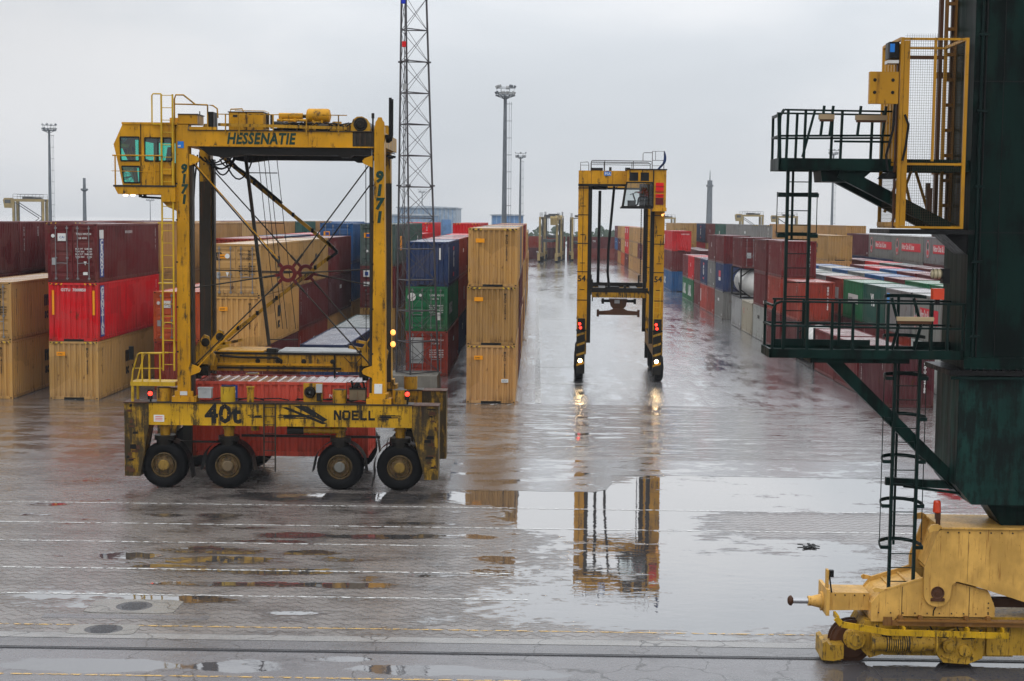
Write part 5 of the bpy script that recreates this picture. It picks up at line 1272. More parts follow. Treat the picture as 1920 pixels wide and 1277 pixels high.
b = MB(); b.prism([(4.15,4.62),(5.2,4.62),(5.1,4.2),(4.95,4.05),(4.4,4.05),(4.25,4.2)], 'y', 87.3, 88.3); b.prism([(3.46,3.72),(5.86,3.72),(5.86,3.92),(5.2,3.98),(5.0,4.08),(4.4,4.08),(4.2,3.98),(3.46,3.92)], 'y', 87.1, 87.4)
for x in (3.46,5.78): b.box(x-.02,87.08,3.62,x+.12,87.35,4.02)
b.box(3.7,87.6,4.42,5.7,87.8,4.58,1); b.box(4.45,87.28,4.38,4.75,87.3,4.58,2)
for x in (3.72,5.56): b.box(x,87.5,4.34,x+.14,87.85,4.64,1)
b.build('lifting_head', [M['redsteel'] if False else M['rust'], M['grease'], M['lightgrey']], Q)

# the driver, leaning towards the windscreen
def person(loc, label):
    P_ = {}
    vv = []; ee = []; rad = []
    def add(n, co, r): P_[n] = len(vv); vv.append(co); rad.append(r)
    def con(*ns):
        for a, b_ in zip(ns, ns[1:]): ee.append((P_[a], P_[b_]))
    add('pelvis',(0,0,0),.15); add('waist',(-.05,0,.18),.13); add('chest',(-.14,0,.40),.155); add('neck',(-.22,0,.56),.06); add('head1',(-.26,-.01,.66),.085); add('head2',(-.27,-.015,.76),.085); add('nose',(-.355,-.02,.69),.018)
    for s_, n in ((-1,'r'),(1,'l')):
        add('sh'+n,(-.15,.19*s_,.48),.07); add('el'+n,(-.36,.26*s_,.26),.05); add('wr'+n,(-.58,.16*s_,.30),.034); add('pm'+n,(-.65,.145*s_,.31),.034)
        for k in range(4):
            add(f'f{k}a{n}',(-.70,.145*s_+(k-1.5)*.022,.325-.004*k),.011); add(f'f{k}b{n}',(-.735,.145*s_+(k-1.5)*.023,.30-.004*k),.010); add(f'f{k}c{n}',(-.725,.145*s_+(k-1.5)*.023,.272),.009)
        add('th'+n,(-.655,.145*s_-.05*s_,.30),.012); add('tt'+n,(-.69,.145*s_-.065*s_,.285),.010)
        add('hp'+n,(-.06,.10*s_,-.02),.10); add('kn'+n,(-.48,.14*s_,.02),.07); add('an'+n,(-.56,.14*s_,-.40),.045); add('to'+n,(-.72,.14*s_,-.45),.04)
        con('chest','sh'+n,'el'+n,'wr'+n,'pm'+n); con('pelvis','hp'+n,'kn'+n,'an'+n,'to'+n); con('pm'+n,'th'+n,'tt'+n)
        for k in range(4): con('pm'+n,f'f{k}a{n}',f'f{k}b{n}',f'f{k}c{n}')
    con('pelvis','waist','chest','neck','head1','head2'); con('head1','nose')
    me = bpy.data.meshes.new('person'); me.from_pydata(vv, ee, [])
    o = bpy.data.objects.new('person', me); COL.objects.link(o)
    md = o.modifiers.new('skin', 'SKIN')
    if not me.skin_vertices: me.skin_vertices.new()
    for i, r in enumerate(rad): me.skin_vertices[0].data[i].radius = (r, r); me.skin_vertices[0].data[i].use_root = (i == 0)
    sb = o.modifiers.new('smooth', 'SUBSURF'); sb.levels = 1; sb.render_levels = 1
    dg = bpy.context.evaluated_depsgraph_get(); ev = bpy.data.meshes.new_from_object(o.evaluated_get(dg)); o.modifiers.clear(); o.data = ev
    skin = plain('skin', (.42,.22,.15), .5); dark = plain('dark_trousers', (.02,.025,.04), .7); red = plain('red_jacket', (.45,.012,.015), .6)
    for m_ in (skin, dark): ev.materials.append(m_)
    for p in ev.polygons:
        c_ = p.center; p.material_index = 1 if (c_.z < .10 and c_.x > -.8) and abs(c_.y) < .4 and not (c_.x < -.55 and c_.z > .2) else 0; p.use_smooth = True
    o.location = loc; tag(o, label, 'person')
    # jacket: the torso and arms, a little proud of the body
    fs = [p for p in ev.polygons if .06 < p.center.z < .535 and p.center.x > -.57]
    ids = sorted({v for p in fs for v in p.vertices}); mp = {v: i for i, v in enumerate(ids)}
    b = MB(); b.add([tuple(Vector(loc)+ev.vertices[v].co+ev.vertices[v].normal*.014) for v in ids], [[mp[v] for v in p.vertices] for p in fs], 0, True); b.build('jacket', red, o)
    fs = [p for p in ev.polygons if p.center.z > .70 and (p.center.x > -.30 or p.center.z > .79)]
    ids = sorted({v for p in fs for v in p.vertices}); mp = {v: i for i, v in enumerate(ids)}
    b = MB(); b.add([tuple(Vector(loc)+ev.vertices[v].co+ev.vertices[v].normal*.012) for v in ids], [[mp[v] for v in p.vertices] for p in fs], 0, True); b.build('hair', plain('dark_hair', (.02,.014,.01), .6), o)
    return o
Q.location.x = 4.91; Q.rotation_euler.z = R(-1.6)
drv = person((6.226, 85.61, 10.42), 'driver in a red jacket leaning forward in the cab of carrier 54'); drv.rotation_euler.z = R(-1.6)

# ------------------------------------------------------------------ carriers working far away
def far_carrier(loc, rz, scale, label, seed=0):
    r_ = empty('straddle_carrier', loc, label, 'straddle carrier', 'straddle carriers working the terminal', rz=rz); r_.scale = (scale,)*3
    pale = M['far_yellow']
    def put(b, n, m): 
        o = b.build(n, m, None); o.parent = r_; return o
    for s_ in (-1, 1):
        b = MB(); b.box(-5, s_*2.3-.3, 1.5, 5, s_*2.3+.3, 2.4); b.box(-5.2,s_*2.3-.35,.5,-4.8,s_*2.3+.35,2.5); b.box(4.8,s_*2.3-.35,.5,5.2,s_*2.3+.35,2.5); put(b, 'side_beam', pale)
        for x in (-4,-2,2,4):
            b = MB(); b.lathe([(.05,.1),(.4,.1),(.7,.05),(.78,-.05),(.78,-.4),(.4,-.45)], (x, s_*2.45, .78), (0,s_,0), 16); put(b, 'wheel', M['tyre'])
        for x in (-3.3, 3.3):
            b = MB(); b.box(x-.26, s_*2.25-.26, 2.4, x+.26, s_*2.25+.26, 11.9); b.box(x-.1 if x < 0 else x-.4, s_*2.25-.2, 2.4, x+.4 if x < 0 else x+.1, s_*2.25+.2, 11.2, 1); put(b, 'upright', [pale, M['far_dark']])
        b = MB(); b.box(-3.6, s_*2.25-.25, 11.3, 3.6, s_*2.25+.25, 11.9); put(b, 'top_beam', pale)
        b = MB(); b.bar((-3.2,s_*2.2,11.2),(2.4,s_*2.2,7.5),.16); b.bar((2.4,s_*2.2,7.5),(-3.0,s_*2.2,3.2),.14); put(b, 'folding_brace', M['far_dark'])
        b = MB()
        for k in range(5): xx = -3.4+k*1.7; b.box(xx-.03, s_*2.3-.03, 11.9, xx+.03, s_*2.3+.03, 13.0)
        b.box(-3.4, s_*2.3-.03, 12.95, 3.4, s_*2.3+.03, 13.02); b.box(-3.4, s_*2.3-.02, 12.4, 3.4, s_*2.3+.02, 12.45); put(b, 'deck_handrail', M['far_dark'])
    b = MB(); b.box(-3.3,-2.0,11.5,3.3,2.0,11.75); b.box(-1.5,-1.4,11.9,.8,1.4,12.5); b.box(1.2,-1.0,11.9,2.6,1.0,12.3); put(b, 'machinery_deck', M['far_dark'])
    b = MB(); b.prism([(-5.6,11.6),(-5.3,12.1),(-3.6,12.1),(-3.6,9.8),(-5.3,9.8)], 'y', -2.5, -.7); cb_ = put(b, 'cab', pale)
    b = MB(); b.box(-5.2,-2.53,10.9,-3.9,-2.49,11.7); put(b, 'cab_window', M['dark_glass']).parent = cb_
    b = MB(); b.box(-3.0,-1.9,5.0+seed*.7,3.0,1.9,5.35+seed*.7); b.box(-3.2,-1.3,4.6+seed*.7,-2.8,1.3,5.1+seed*.7); b.box(2.8,-1.3,4.6+seed*.7,3.2,1.3,5.1+seed*.7); put(b, 'spreader', M['far_dark'])
    b = MB()
    for x in (-2.8, 2.8):
        for y in (-1.7, 1.7): b = MB(); b.cyl((x,y,5.2+seed*.7),(x,y,11.5), .05, n=6); put(b, 'hoist_rope', M['far_dark'])
    return r_
M['far_yellow'] = paint('haze_paled_yellow_paint', (.30,.22,.085), .5, .15); M['far_dark'] = paint('haze_lifted_dark_steel', (.06,.06,.06), .5, .1)  # distance haze put into these colours: yellow paled, dark steel lifted
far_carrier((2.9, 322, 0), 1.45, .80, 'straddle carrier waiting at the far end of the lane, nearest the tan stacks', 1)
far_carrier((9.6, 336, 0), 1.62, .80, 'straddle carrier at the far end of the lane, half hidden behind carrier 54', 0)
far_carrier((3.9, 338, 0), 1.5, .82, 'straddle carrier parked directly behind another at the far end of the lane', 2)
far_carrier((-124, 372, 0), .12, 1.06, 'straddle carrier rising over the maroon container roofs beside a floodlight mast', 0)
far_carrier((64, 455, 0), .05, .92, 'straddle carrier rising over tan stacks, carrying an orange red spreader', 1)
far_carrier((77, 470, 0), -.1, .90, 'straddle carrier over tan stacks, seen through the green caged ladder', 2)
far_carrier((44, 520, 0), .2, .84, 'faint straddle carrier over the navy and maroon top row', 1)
# ------------------------------------------------------------------ quay crane: green leg, platforms, lift cage, yellow bogie
G = empty('quay_crane', (9.6, 31.52, 0), 'dark green quay crane leg on a yellow rail bogie, with platforms and a lift cage', 'crane')
cg = [M['crane_green'], M['crane_rail'], M['rust'], M['black']]
b = MB(); b.box(8.66, 30.66, 6.26, 12.2, 32.42, 19.0)
b.box(8.64, 30.60, 6.26, 12.2, 30.66, 6.5)
for x in (9.25, 9.9): b.box(x, 30.652, 6.5, x+.012, 30.66, 19.0, 3)
b.tube([(8.80,30.63,6.5),(8.80,30.63,19)], .03, 6, 1); b.tube([(8.88,30.635,6.5),(8.88,30.635,19)], .018, 6, 3)
for k in range(8): b.box(8.74, 30.60, 6.9+k*1.5, 8.94, 30.66, 6.95+k*1.5, 1)
for z in (9.0, 12.0): b.box(8.66, 30.652, z, 12.2, 30.66, z+.02, 3)
b.build('leg', cg, G)
b = MB()
b.add([(8.56,30.62,3.9),(8.56,32.3,3.9),(8.56,32.3,6.12),(8.56,30.62,6.12),(8.9,30.62,3.5),(8.9,32.3,3.5),(12.2,30.62,3.5),(12.2,32.3,3.5),(12.2,30.62,6.12),(12.2,32.3,6.12)],
      [(0,1,2,3)[::-1],(0,4,5,1)[::-1],(4,6,7,5)[::-1],(0,3,8,6,4)[::-1],(1,5,7,9,2)[::-1],(3,2,9,8)[::-1],(6,8,9,7)[::-1]])
b.box(8.34, 30.52, 6.14, 12.2, 32.5, 6.24, 3); b.box(8.36, 30.5, 6.06, 12.2, 30.56, 6.12, 1)
for k in range(24): b.cyl((8.5+k*.13,30.51,6.24),(8.5+k*.13,30.51,6.28), .022, n=6, mat=3)
b.build('leg_socket', [M['crane_socket']] + cg[1:], G)
b = MB(); b.prism([(9.30,3.5),(12.2,3.5),(12.2,2.6),(9.9,2.6),(9.72,2.9)], 'y', 31.1, 31.95); b.build('leg_foot', cg, G)
b = MB()   # climbing rack beside the leg
for x in (8.42, 8.62): b.box(x, 32.0, 8.9, x+.06, 32.1, 19, 0)
z = 9.0
while z < 19: b.box(8.48, 32.02, z, 8.62, 32.08, z+.07, 0); z += .52
b.box(8.32, 32.05, 8.9, 8.39, 32.2, 19, 1); b.box(8.3, 32.1, 12.2, 8.72, 32.3, 12.32, 0); b.box(8.3,32.1,10.2,8.72,32.3,10.32,0); b.box(8.57,32.1,8.9,8.62,32.2,19,1)
b.build('lift_rack', [paint('brown_lift_steel', (.20,.09,.02), .5, .4), M['rust']], G)
# upper platform
def post(b, x, y, z0, z1, w=.045): b.box(x-w/2, y-w/2, z0, x+w/2, y+w/2, z1)
b = MB(); b.box(4.86, 30.75, 10.22, 8.74, 30.80, 10.46); b.box(4.86, 31.75, 10.22, 8.74, 31.80, 10.46); b.box(4.84, 30.75, 10.22, 4.89, 31.8, 10.46); b.box(4.9, 30.8, 10.40, 8.7, 31.75, 10.43)
b.box(6.2,30.8,10.2,6.4,31.75,10.3)
b.build('upper_platform', cg, G)
b = MB()
for yy in (30.78, 31.78):
    b.bar((4.95,yy,11.42),(7.35,yy,11.40),.05,.035); b.bar((4.86,yy,10.90),(7.35,yy,10.93),.05,.04)
    for x in (5.0,5.35,6.08,6.9): b.bar((x,yy,10.46),(x+.02,yy,11.42),.05,.05)
b.bar((4.86,30.78,11.30),(4.95,30.9,11.43),.04); b.bar((4.86,30.78,10.9),(4.86,31.78,10.9),.04); b.bar((4.87,30.78,11.33),(4.87,31.78,11.33),.05); b.bar((4.87,30.8,10.46),(4.84,30.8,11.36),.07,.05); b.bar((4.87,31.76,10.46),(4.87,31.76,11.36),.05)
b.bar((5.32,30.76,10.48),(5.55,30.76,11.42),.045); b.bar((5.95,30.78,10.8),(7.2,30.78,10.8),.05,.04)
b.build('handrail', M['crane_rail'], G)
b = MB(); b.bar((6.10,30.95,10.2),(8.9,30.95,8.80),.20,.24); b.build('brace', cg, G)
b = MB(); b.bar((6.00,31.7,10.2),(8.9,31.7,8.72),.18,.22); b.build('brace', cg, G)
b = MB(); b.prism([(5.75,10.0),(6.5,10.0),(6.75,10.22),(5.72,10.22)], 'y', 30.9, 31.75); b.build('bracket', cg, G)
# lower platform
b = MB(); b.box(4.76, 30.70, 6.44, 8.74, 30.75, 6.62); b.box(4.76, 31.75, 6.44, 8.74, 31.8, 6.62); b.box(4.74, 30.70, 6.44, 4.79, 31.8, 6.62); b.box(4.8, 30.75, 6.53, 8.74, 31.75, 6.56); b.box(5.6,30.8,6.34,7.6,31.7,6.44)
b.build('lower_platform', cg, G)
b = MB()
for yy in (30.73, 31.78):
    xs = (5.02,5.5,6.0,6.42,6.92,7.12,8.0,8.32,8.62) if yy < 31 else (5.0,5.6,6.35,7.15,8.25)
    for x in xs: b.bar((x,yy,6.6),(x,yy,7.58),.055,.055)
    b.bar((4.95,yy,7.58),(8.8,yy,7.56),.05,.04); b.bar((4.80,yy,7.09),(8.8,yy,7.06),.05,.04)
b.tube([(4.80,30.73,6.62),(4.80,30.73,7.4),(4.86,30.73,7.54),(4.98,30.73,7.585)], .028, 6); b.bar((4.78,30.73,7.09),(4.78,31.78,7.09),.04,.04); b.bar((4.80,30.73,7.5),(4.80,31.78,7.5),.045); b.bar((4.80,31.76,6.6),(4.80,31.76,7.55),.05)
b.box(5.0,31.76,6.62,7.0,31.79,6.74); b.box(7.9,31.76,6.62,8.7,31.79,6.72)
b.build('handrail', M['crane_rail'], G)
b = MB(); b.bar((6.05,31.2,6.42),(8.95,31.2,3.62),.22,.24); b.build('brace', cg, G)
b = MB(); b.bar((7.30,31.3,3.85),(8.8,31.3,3.78),.12,.16); b.bar((7.6,31.0,3.80),(8.8,31.0,3.66),.05,.05); b.build('ladder_strut', cg, G)
# caged ladders
def caged(x0, x1, y, z0, z1, hoops, strap):
    b = MB()
    for x in (x0, x1): b.box(x-.03, y-.04, z0, x+.03, y+.04, z1)
    z = z0+.15
    while z < z1-.05: b.cyl((x0,y,z),(x1,y,z), .012, n=6); z += .29
    lad = b.build('caged_ladder', M['crane_rail'], G)
    b = MB(); xm = (x0+x1)/2; hw = (x1-x0)/2+.18
    for z in hoops:
        pts = [(x0-.02,y,z),(xm-hw,y,z),(xm-hw,y+.1,z+.01)] + [(xm-hw*math.cos(a_*math.pi/8), y+.15+.62*math.sin(a_*math.pi/8), z+.03) for a_ in range(9)] + [(xm+hw,y+.1,z+.01),(xm+hw,y,z),(x1+.02,y,z)]
        for p, q in zip(pts, pts[1:]): b.bar(p, q, .012, .075)
    if strap:
        b.box(xm-.02, y+.75, min(hoops)-.1, xm+.03, y+.77, z1+.1)
        for s_ in (-1, 1): b.box(xm+s_*hw-.008, y+.15, min(hoops), xm+s_*hw+.008, y+.165, max(hoops)+.05)
    b.build('cage', M['crane_rail'], lad)
caged(5.08, 5.53, 31.0, 6.65, 10.22, (9.72, 8.90), True)
caged(7.36, 7.86, 31.0, 1.66, 6.44, (6.02, 5.18, 4.30, 3.38, 2.52), True)
b = MB(); xm = 7.55
for z in (7.68, 6.86):
    pts = [(xm-.42*math.cos(a_*math.pi/8), 31.1+.6*math.sin(a_*math.pi/8), z) for a_ in range(9)]
    for p, q in zip(pts, pts[1:]): b.bar(p, q, .012, .07)
for x in (7.3, 7.75): b.bar((x,31.1,6.6),(x+.12,31.05,7.1),.06); b.bar((x+.12,31.05,7.1),(x-.03,31.1,7.66),.06)
b.box(7.52,31.68,6.6,7.58,31.70,7.7)
b.build('ladder_gate', M['crane_rail'], G)
# lift cage: yellow frame with wire mesh
ly = paint('lift_yellow_paint', (.42,.20,.012), .42, .35, grime=.2); lx0, lx1, l0, l1, lz0, lz1 = 7.12, 8.38, 30.20, 31.78, 9.08, 12.80
CG = MB()
for x in (lx0, lx1):
    for y in (l0, l1): CG.box(x-.032, y-.032, lz0, x+.032, y+.032, lz1)
for z in (lz0, 10.32, lz1-.05):
    for y in (l0, l1): CG.box(lx0+.032, y-.02, z, lx1-.032, y+.02, z+.045)
    for x in (lx0, lx1): CG.box(x-.03, l0+.045, z, x+.03, l1-.045, z+.06)
CG.box(lx0+.04, l0-.03, lz0+.05, lx0+.15, l0+.02, lz1-.06); CG.box(lx0-.06,l0+.1,lz0,lx0-.03,l0+.2,lz1-.1,1)
for k in range(5): CG.box(lx0-.03, l0+.2+k*.26, 10.4, lx0+.03, l0+.32+k*.26, lz1-.1)
CG.box(lx0+.22, l1-.03, 10.4, lx0+.26, l1+.0, lz1-.2, 1); CG.box(lx0+.62, l0-.03, 10.4, lx0+.67, l0+.02, lz1); CG.box(lx0+.05,l1-.02,12.55,lx1,l1+.02,12.62,1)
for (xa, za), (xb, zb) in (((lx0+.08,9.4),(lx0+.42,10.3)),((lx0+.42,10.3),(lx0+.72,9.15)),((lx0+.22,9.12),(lx0+.62,10.3)),((lx0+.68,10.3),(lx0+1.08,9.12))): CG.bar((xa,l1-.1,za),(xb,l1-.1,zb),.06,.05)
CG.box(lx0-.05, l0-.02, 9.12, lx0+.05, l1, 9.2); CG.box(7.95,31.2,9.12,8.05,31.3,9.9,1); CG.box(7.93,31.15,9.7,8.0,31.3,10.0,1)
cage = CG.build('lift_cage', [ly, M['rust']], G)
def mesh_panel(p0, du, dv, nu, nv):
    b = MB(); p0 = Vector(p0); du = Vector(du); dv = Vector(dv); t_ = .004
    for i in range(1, nu): p = p0+du*(i/nu); b.bar(p, p+dv, t_, t_)
    for j in range(1, nv): p = p0+dv*(j/nv); b.bar(p, p+du, t_, t_)
    return b.build('wire_mesh', plain('dark_mesh_wire', (.05,.035,.015), .5), cage)
mesh_panel((lx0+.05,l0,10.38),(lx1-lx0-.1,0,0),(0,0,2.5), 26, 50)
mesh_panel((lx0+.05,l0,9.12),(lx1-lx0-.1,0,0),(0,0,1.2), 26, 24)
mesh_panel((lx0,l0+.05,9.12),(0,l1-l0-.1,0),(0,0,1.2), 20, 16)
b = MB(); b.box(6.95, 30.1, 8.97, 8.62, 31.9, 9.06); b.prism([(8.2,8.96),(8.74,8.96),(8.74,8.5),(8.6,8.6)], 'y', 30.7, 31.7); b.build('lift_floor', M['black'], G)
b = MB(); b.box(6.47, 30.05, 11.50, 7.03, 30.17, 12.12)
for x in (6.57,6.92):
    for z in (11.72,11.96): b.lathe([(.0,.012),(.03,.01),(.035,0)], (x,30.05,z), (0,-1,0), 10, 1)
b.build('drive_guard', [ly, M['black']], cage)
b = MB(); b.box(6.88, 30.25, 12.40, 7.07, 30.6, 12.72); b.box(6.89, 30.24, 12.52, 6.98, 30.25, 12.68, 1); b.box(6.85,30.2,12.3,7.06,30.5,12.36,2)
b.build('control_cabinet', [M['black'], M['bluebadge'], M['white']], cage)
b = MB(); b.tube([(6.98,30.1,11.5),(6.96,30.1,11.0),(6.84,30.1,10.5),(6.88,30.1,10.2)], .025, 6); b.tube([(7.18,30.1,11.3),(7.26,30.1,11.1),(7.22,30.1,10.7),(7.16,30.1,10.4)], .025, 6); b.build('lift_cable', M['cable'], cage)
b = MB(); b.prism([(6.85,10.06),(7.15,10.06),(7.22,10.18),(6.95,10.18)], 'y', 30.3, 30.9); b.build('cable_tray', M['black'], G)
# lamps and boxes on the rails
for (x, z, w_) in ((5.62,11.28,.30),(6.35,11.27,.62)):
    b = MB(); b.box(x, 30.65, z-.05, x+w_, 30.77, z+.05); b.box(x+.02, 30.66, z-.09, x+w_-.02, 30.76, z-.05, 1)
    for xx in (x+.04, x+w_-.08): b.bar((xx,30.7,10.9),(xx+.06,30.7,11.5),.05,.05,2)
    b.build('strip_lamp', [plain('aged_lamp_housing', (.30,.22,.13), .5), M['rust'], M['crane_rail']], G)
b = MB(); b.box(7.28, 30.62, 7.22, 8.02, 30.72, 7.30); b.box(7.30, 30.63, 7.16, 7.98, 30.71, 7.22, 1); b.build('strip_lamp', [plain('beige_lamp_housing', (.38,.29,.17), .5), M['rust']], G)
b = MB(); b.box(7.98, 30.60, 7.66, 8.20, 30.80, 7.88); b.box(8.05,30.66,7.56,8.13,30.74,7.66,1); b.build('orange_beacon', [M['beacon'], M['black']], G)
b = MB(); b.lathe([(.02,-.12),(.07,-.11),(.1,-.06),(.1,.06),(.07,.11),(.02,.12)], (8.06,30.7,8.17), (1,0,0), 14); b.box(8.16,30.6,7.98,8.3,30.8,8.28,1)
for x in (7.98,8.06,8.14): b.lathe([(.103,-.004),(.112,-.004),(.112,.004),(.103,.004)], (x,30.7,8.17), (1,0,0), 14, 1)
b.build('bulkhead_lamp', [plain('yellowed_lamp_glass', (.5,.42,.26), .3), M['black']], G)
# ---- bogie
B1, B2 = 30.92, 32.10
BG = [M['bogie'], M['bogie_dirty_shaded'], M['rust'], M['black'], M['chrome'], M['deck']]
b = MB()
b.prism([(6.17,1.14),(6.17,1.52),(7.0,1.52),(7.0,1.16)], 'y', 31.15, 31.85); b.box(6.10,31.05,1.05,6.17,31.95,1.60)
side = [(7.0,.98),(7.0,1.37),(7.18,1.60),(8.04,1.88),(8.62,1.84),(9.38,1.66),(9.43,1.58),(9.54,1.30),(9.54,1.10),(7.55,1.10),(7.45,.98)]
for y in (B1, B2-.06): b.prism(side, 'y', y, y+.06)
b.add([(7.18,B1+.06,1.55),(8.1,B1+.06,1.84),(8.1,B2-.06,1.84),(7.18,B2-.06,1.55)], [(0,1,2,3)])
b.box(7.0,B1+.06,1.0,7.06,B2-.06,1.36); b.add([(7.02,B1+.06,1.37),(7.2,B1+.06,1.57),(7.2,B2-.06,1.57),(7.02,B2-.06,1.37)], [(0,1,2,3)]); b.box(9.48,B1+.06,1.1,9.53,B2-.06,1.4); b.box(7.06,B1+.06,1.0,9.48,B2-.06,1.06)
for f_ in (.3, .68): x = 7.18+.9*f_; b.bar((x,B1+.06,1.565+.29*f_),(x,B2-.06,1.565+.29*f_),.05,.03)
for y in (B1-.01, B2-.05): b.prism([(7.18,1.60),(7.05,1.60),(7.02,1.66),(7.07,1.70),(7.25,1.66),(8.04,1.92),(8.04,1.88)], 'y', y, y+.06)
for x, z in [(6.3+k*.2,1.47) for k in range(4)] + [(7.15+k*.25,1.17) for k in range(10)] + [(9.40,1.2+k*.1) for k in range(3)]: b.cyl((x,B1-.014 if x > 7 else 31.136,z),(x,B1+.004 if x > 7 else 31.152,z), .016, n=6, mat=5)
b.box(7.62,B1-.005,1.1,7.632,B1,1.72,5); b.box(9.0,B1-.005,1.1,9.012,B1,1.74,5)
bog = b.build('bogie', BG, G)
def bevel(o, w_=.014):
    md = o.modifiers.new('edge', 'BEVEL'); md.width = w_; md.segments = 2; md.limit_method = 'ANGLE'; md.angle_limit = R(50)
bevel(bog)
b = MB()
prof = [(8.05,2.12),(8.32,2.92),(8.36,2.97),(12.2,2.97),(12.2,1.30),(10.6,1.30),(9.05,1.78),(8.72,1.86),(8.62,1.78),(8.60,1.60)] + [(8.325+.275*math.cos(-a_*math.pi/10), 1.60+.275*math.sin(-a_*math.pi/10)) for a_ in range(1, 10)] + [(8.05,1.60)]
b.prism(prof, 'y', B1-.08, B1-.01); b.prism(prof, 'y', B2+.01, B2+.08)
b.add([(8.22,B1-.01,2.05),(8.46,B1-.01,2.9),(8.46,B2+.01,2.9),(8.22,B2+.01,2.05)], [(0,1,2,3)]); b.box(8.36,B1-.12,2.955,12.2,B2+.12,2.99); b.box(8.25,B1-.01,1.95,8.9,B2+.01,2.0)
b.box(8.925, B1-.083, 1.85, 8.93, B1-.08, 2.95, 5)
for y in (B1-.08, B2+.01): b.prism([(8.32,2.9),(8.20,2.90),(8.12,2.86),(8.10,2.94),(8.16,3.02),(8.30,3.04),(8.42,2.97)], 'y', y, y+.07)
for k in range(7): b.cyl((8.5+k*.22,B1-.094,2.88),(8.5+k*.22,B1-.078,2.88), .018, n=6, mat=5)
eq = b.build('equaliser_beam', BG, G); bevel(eq, .012)
b = MB(); b.lathe([(.0,.03),(.035,.03),(.04,.01),(.10,.008),(.12,.03),(.135,.03),(.135,0)], (8.33,B1-.08,1.62), (0,-1,0), 24); b.box(8.19,B1-.12,1.45,8.47,B1-.08,1.51)
for x in (8.22,8.44): b.cyl((x,B1-.13,1.48),(x,B1-.12,1.48), .02, n=6)
b.build('pivot_pin', M['rust'], eq)
b = MB(); b.tube([(8.30,B1-.09,1.33),(8.26,B1-.09,1.25),(8.27,B1-.02,1.13)], .014, 6); b.build('grease_hose', M['cable'], bog)
for k in range(4):
    b = MB(); x0 = 7.1+k*.55; b.tube([(x0,B1-.05,.92),(x0+.12,B1-.12,.72-.05*(k % 2)),(x0+.35,B1-.16,.70),(x0+.5,B1-.1,.86)], .016, 6); b.build('hydraulic_hose', M['cable'], bog)
b = MB(); b.cyl((5.86,31.5,1.25),(6.06,31.5,1.25), .10, .15, n=18); b.cyl((6.06,31.5,1.25),(6.10,31.5,1.25), .2, n=18); b.cyl((5.80,31.5,1.25),(5.88,31.5,1.25), .105, n=18); b.cyl((5.47,31.5,1.25),(5.82,31.5,1.25), .062, n=16, mat=4); b.lathe([(.0,-.05),(.06,-.05),(.10,-.02),(.11,.02),(.06,.06)], (5.43,31.5,1.25), (1,0,0), 16, 2)
b.build('buffer', BG, bog)
b = MB(); b.box(6.12,31.2,1.6,6.17,31.35,1.98); b.box(6.18,31.15,1.84,6.26,31.25,1.98,3); b.bar((6.18,31.2,1.85),(6.22,31.15,1.52),.03,.03,3); b.build('limit_switch', BG, bog)
# wheels, motor, guards under the bogie
def hub(b, x, z, r, y, mat=1): b.lathe([(.0,.16),(r*.6,.15),(r*.72,.10),(r,.09),(r*1.02,.02),(r*1.18,.0),(r*1.2,-.1)], (x,y,z), (0,-1,0), 26, mat)
for x in (6.72, 8.95):
    b = MB(); b.lathe([(.05,.10),(.34,.09),(.40,.06),(.455,.06),(.455,.02),(.40,.0),(.40,-.10),(.46,-.12),(.46,-.17),(.05,-.17)], (x,31.48,.42), (0,-1,0), 32, 2)
    w_ = b.build('rail_wheel', BG, bog); b = MB(); hub(b, x-.03, .60 if x < 7 else .42, .19, B1+.02)
    for k in range(8): a_ = k*math.pi/4; b.cyl((x-.03+.205*math.cos(a_),B1+.02,(.60 if x < 7 else .42)+.205*math.sin(a_)),(x-.03+.205*math.cos(a_),B1-.03,(.60 if x < 7 else .42)+.205*math.sin(a_)), .022, n=6, mat=1)
    b.build('wheel_hub', BG, w_)
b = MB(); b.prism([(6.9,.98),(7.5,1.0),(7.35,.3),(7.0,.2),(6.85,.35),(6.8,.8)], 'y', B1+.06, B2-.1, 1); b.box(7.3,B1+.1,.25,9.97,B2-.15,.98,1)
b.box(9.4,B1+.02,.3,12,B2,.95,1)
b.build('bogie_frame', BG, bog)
b = MB()
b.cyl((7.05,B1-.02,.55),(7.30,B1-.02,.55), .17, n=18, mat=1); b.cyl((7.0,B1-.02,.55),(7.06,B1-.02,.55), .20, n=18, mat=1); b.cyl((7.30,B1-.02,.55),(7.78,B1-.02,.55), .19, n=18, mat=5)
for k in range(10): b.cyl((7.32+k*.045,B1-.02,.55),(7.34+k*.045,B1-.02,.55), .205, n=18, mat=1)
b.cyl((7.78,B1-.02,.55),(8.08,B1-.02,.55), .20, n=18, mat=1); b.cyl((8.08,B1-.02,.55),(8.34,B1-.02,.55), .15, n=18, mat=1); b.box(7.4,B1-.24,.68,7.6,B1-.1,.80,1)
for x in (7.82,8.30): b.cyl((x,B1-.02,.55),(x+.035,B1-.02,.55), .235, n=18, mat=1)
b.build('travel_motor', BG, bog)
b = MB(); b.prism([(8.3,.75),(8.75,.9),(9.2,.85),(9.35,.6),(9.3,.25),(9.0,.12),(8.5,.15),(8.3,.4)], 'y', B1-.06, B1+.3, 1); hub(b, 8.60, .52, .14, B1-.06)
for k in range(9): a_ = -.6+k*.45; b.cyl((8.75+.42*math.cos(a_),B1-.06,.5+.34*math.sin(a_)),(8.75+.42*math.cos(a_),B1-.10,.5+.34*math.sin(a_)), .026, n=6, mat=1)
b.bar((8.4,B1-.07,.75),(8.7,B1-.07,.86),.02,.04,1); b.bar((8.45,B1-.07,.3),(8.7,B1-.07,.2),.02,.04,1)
bevel(b.build('gearbox', BG, bog), .02)
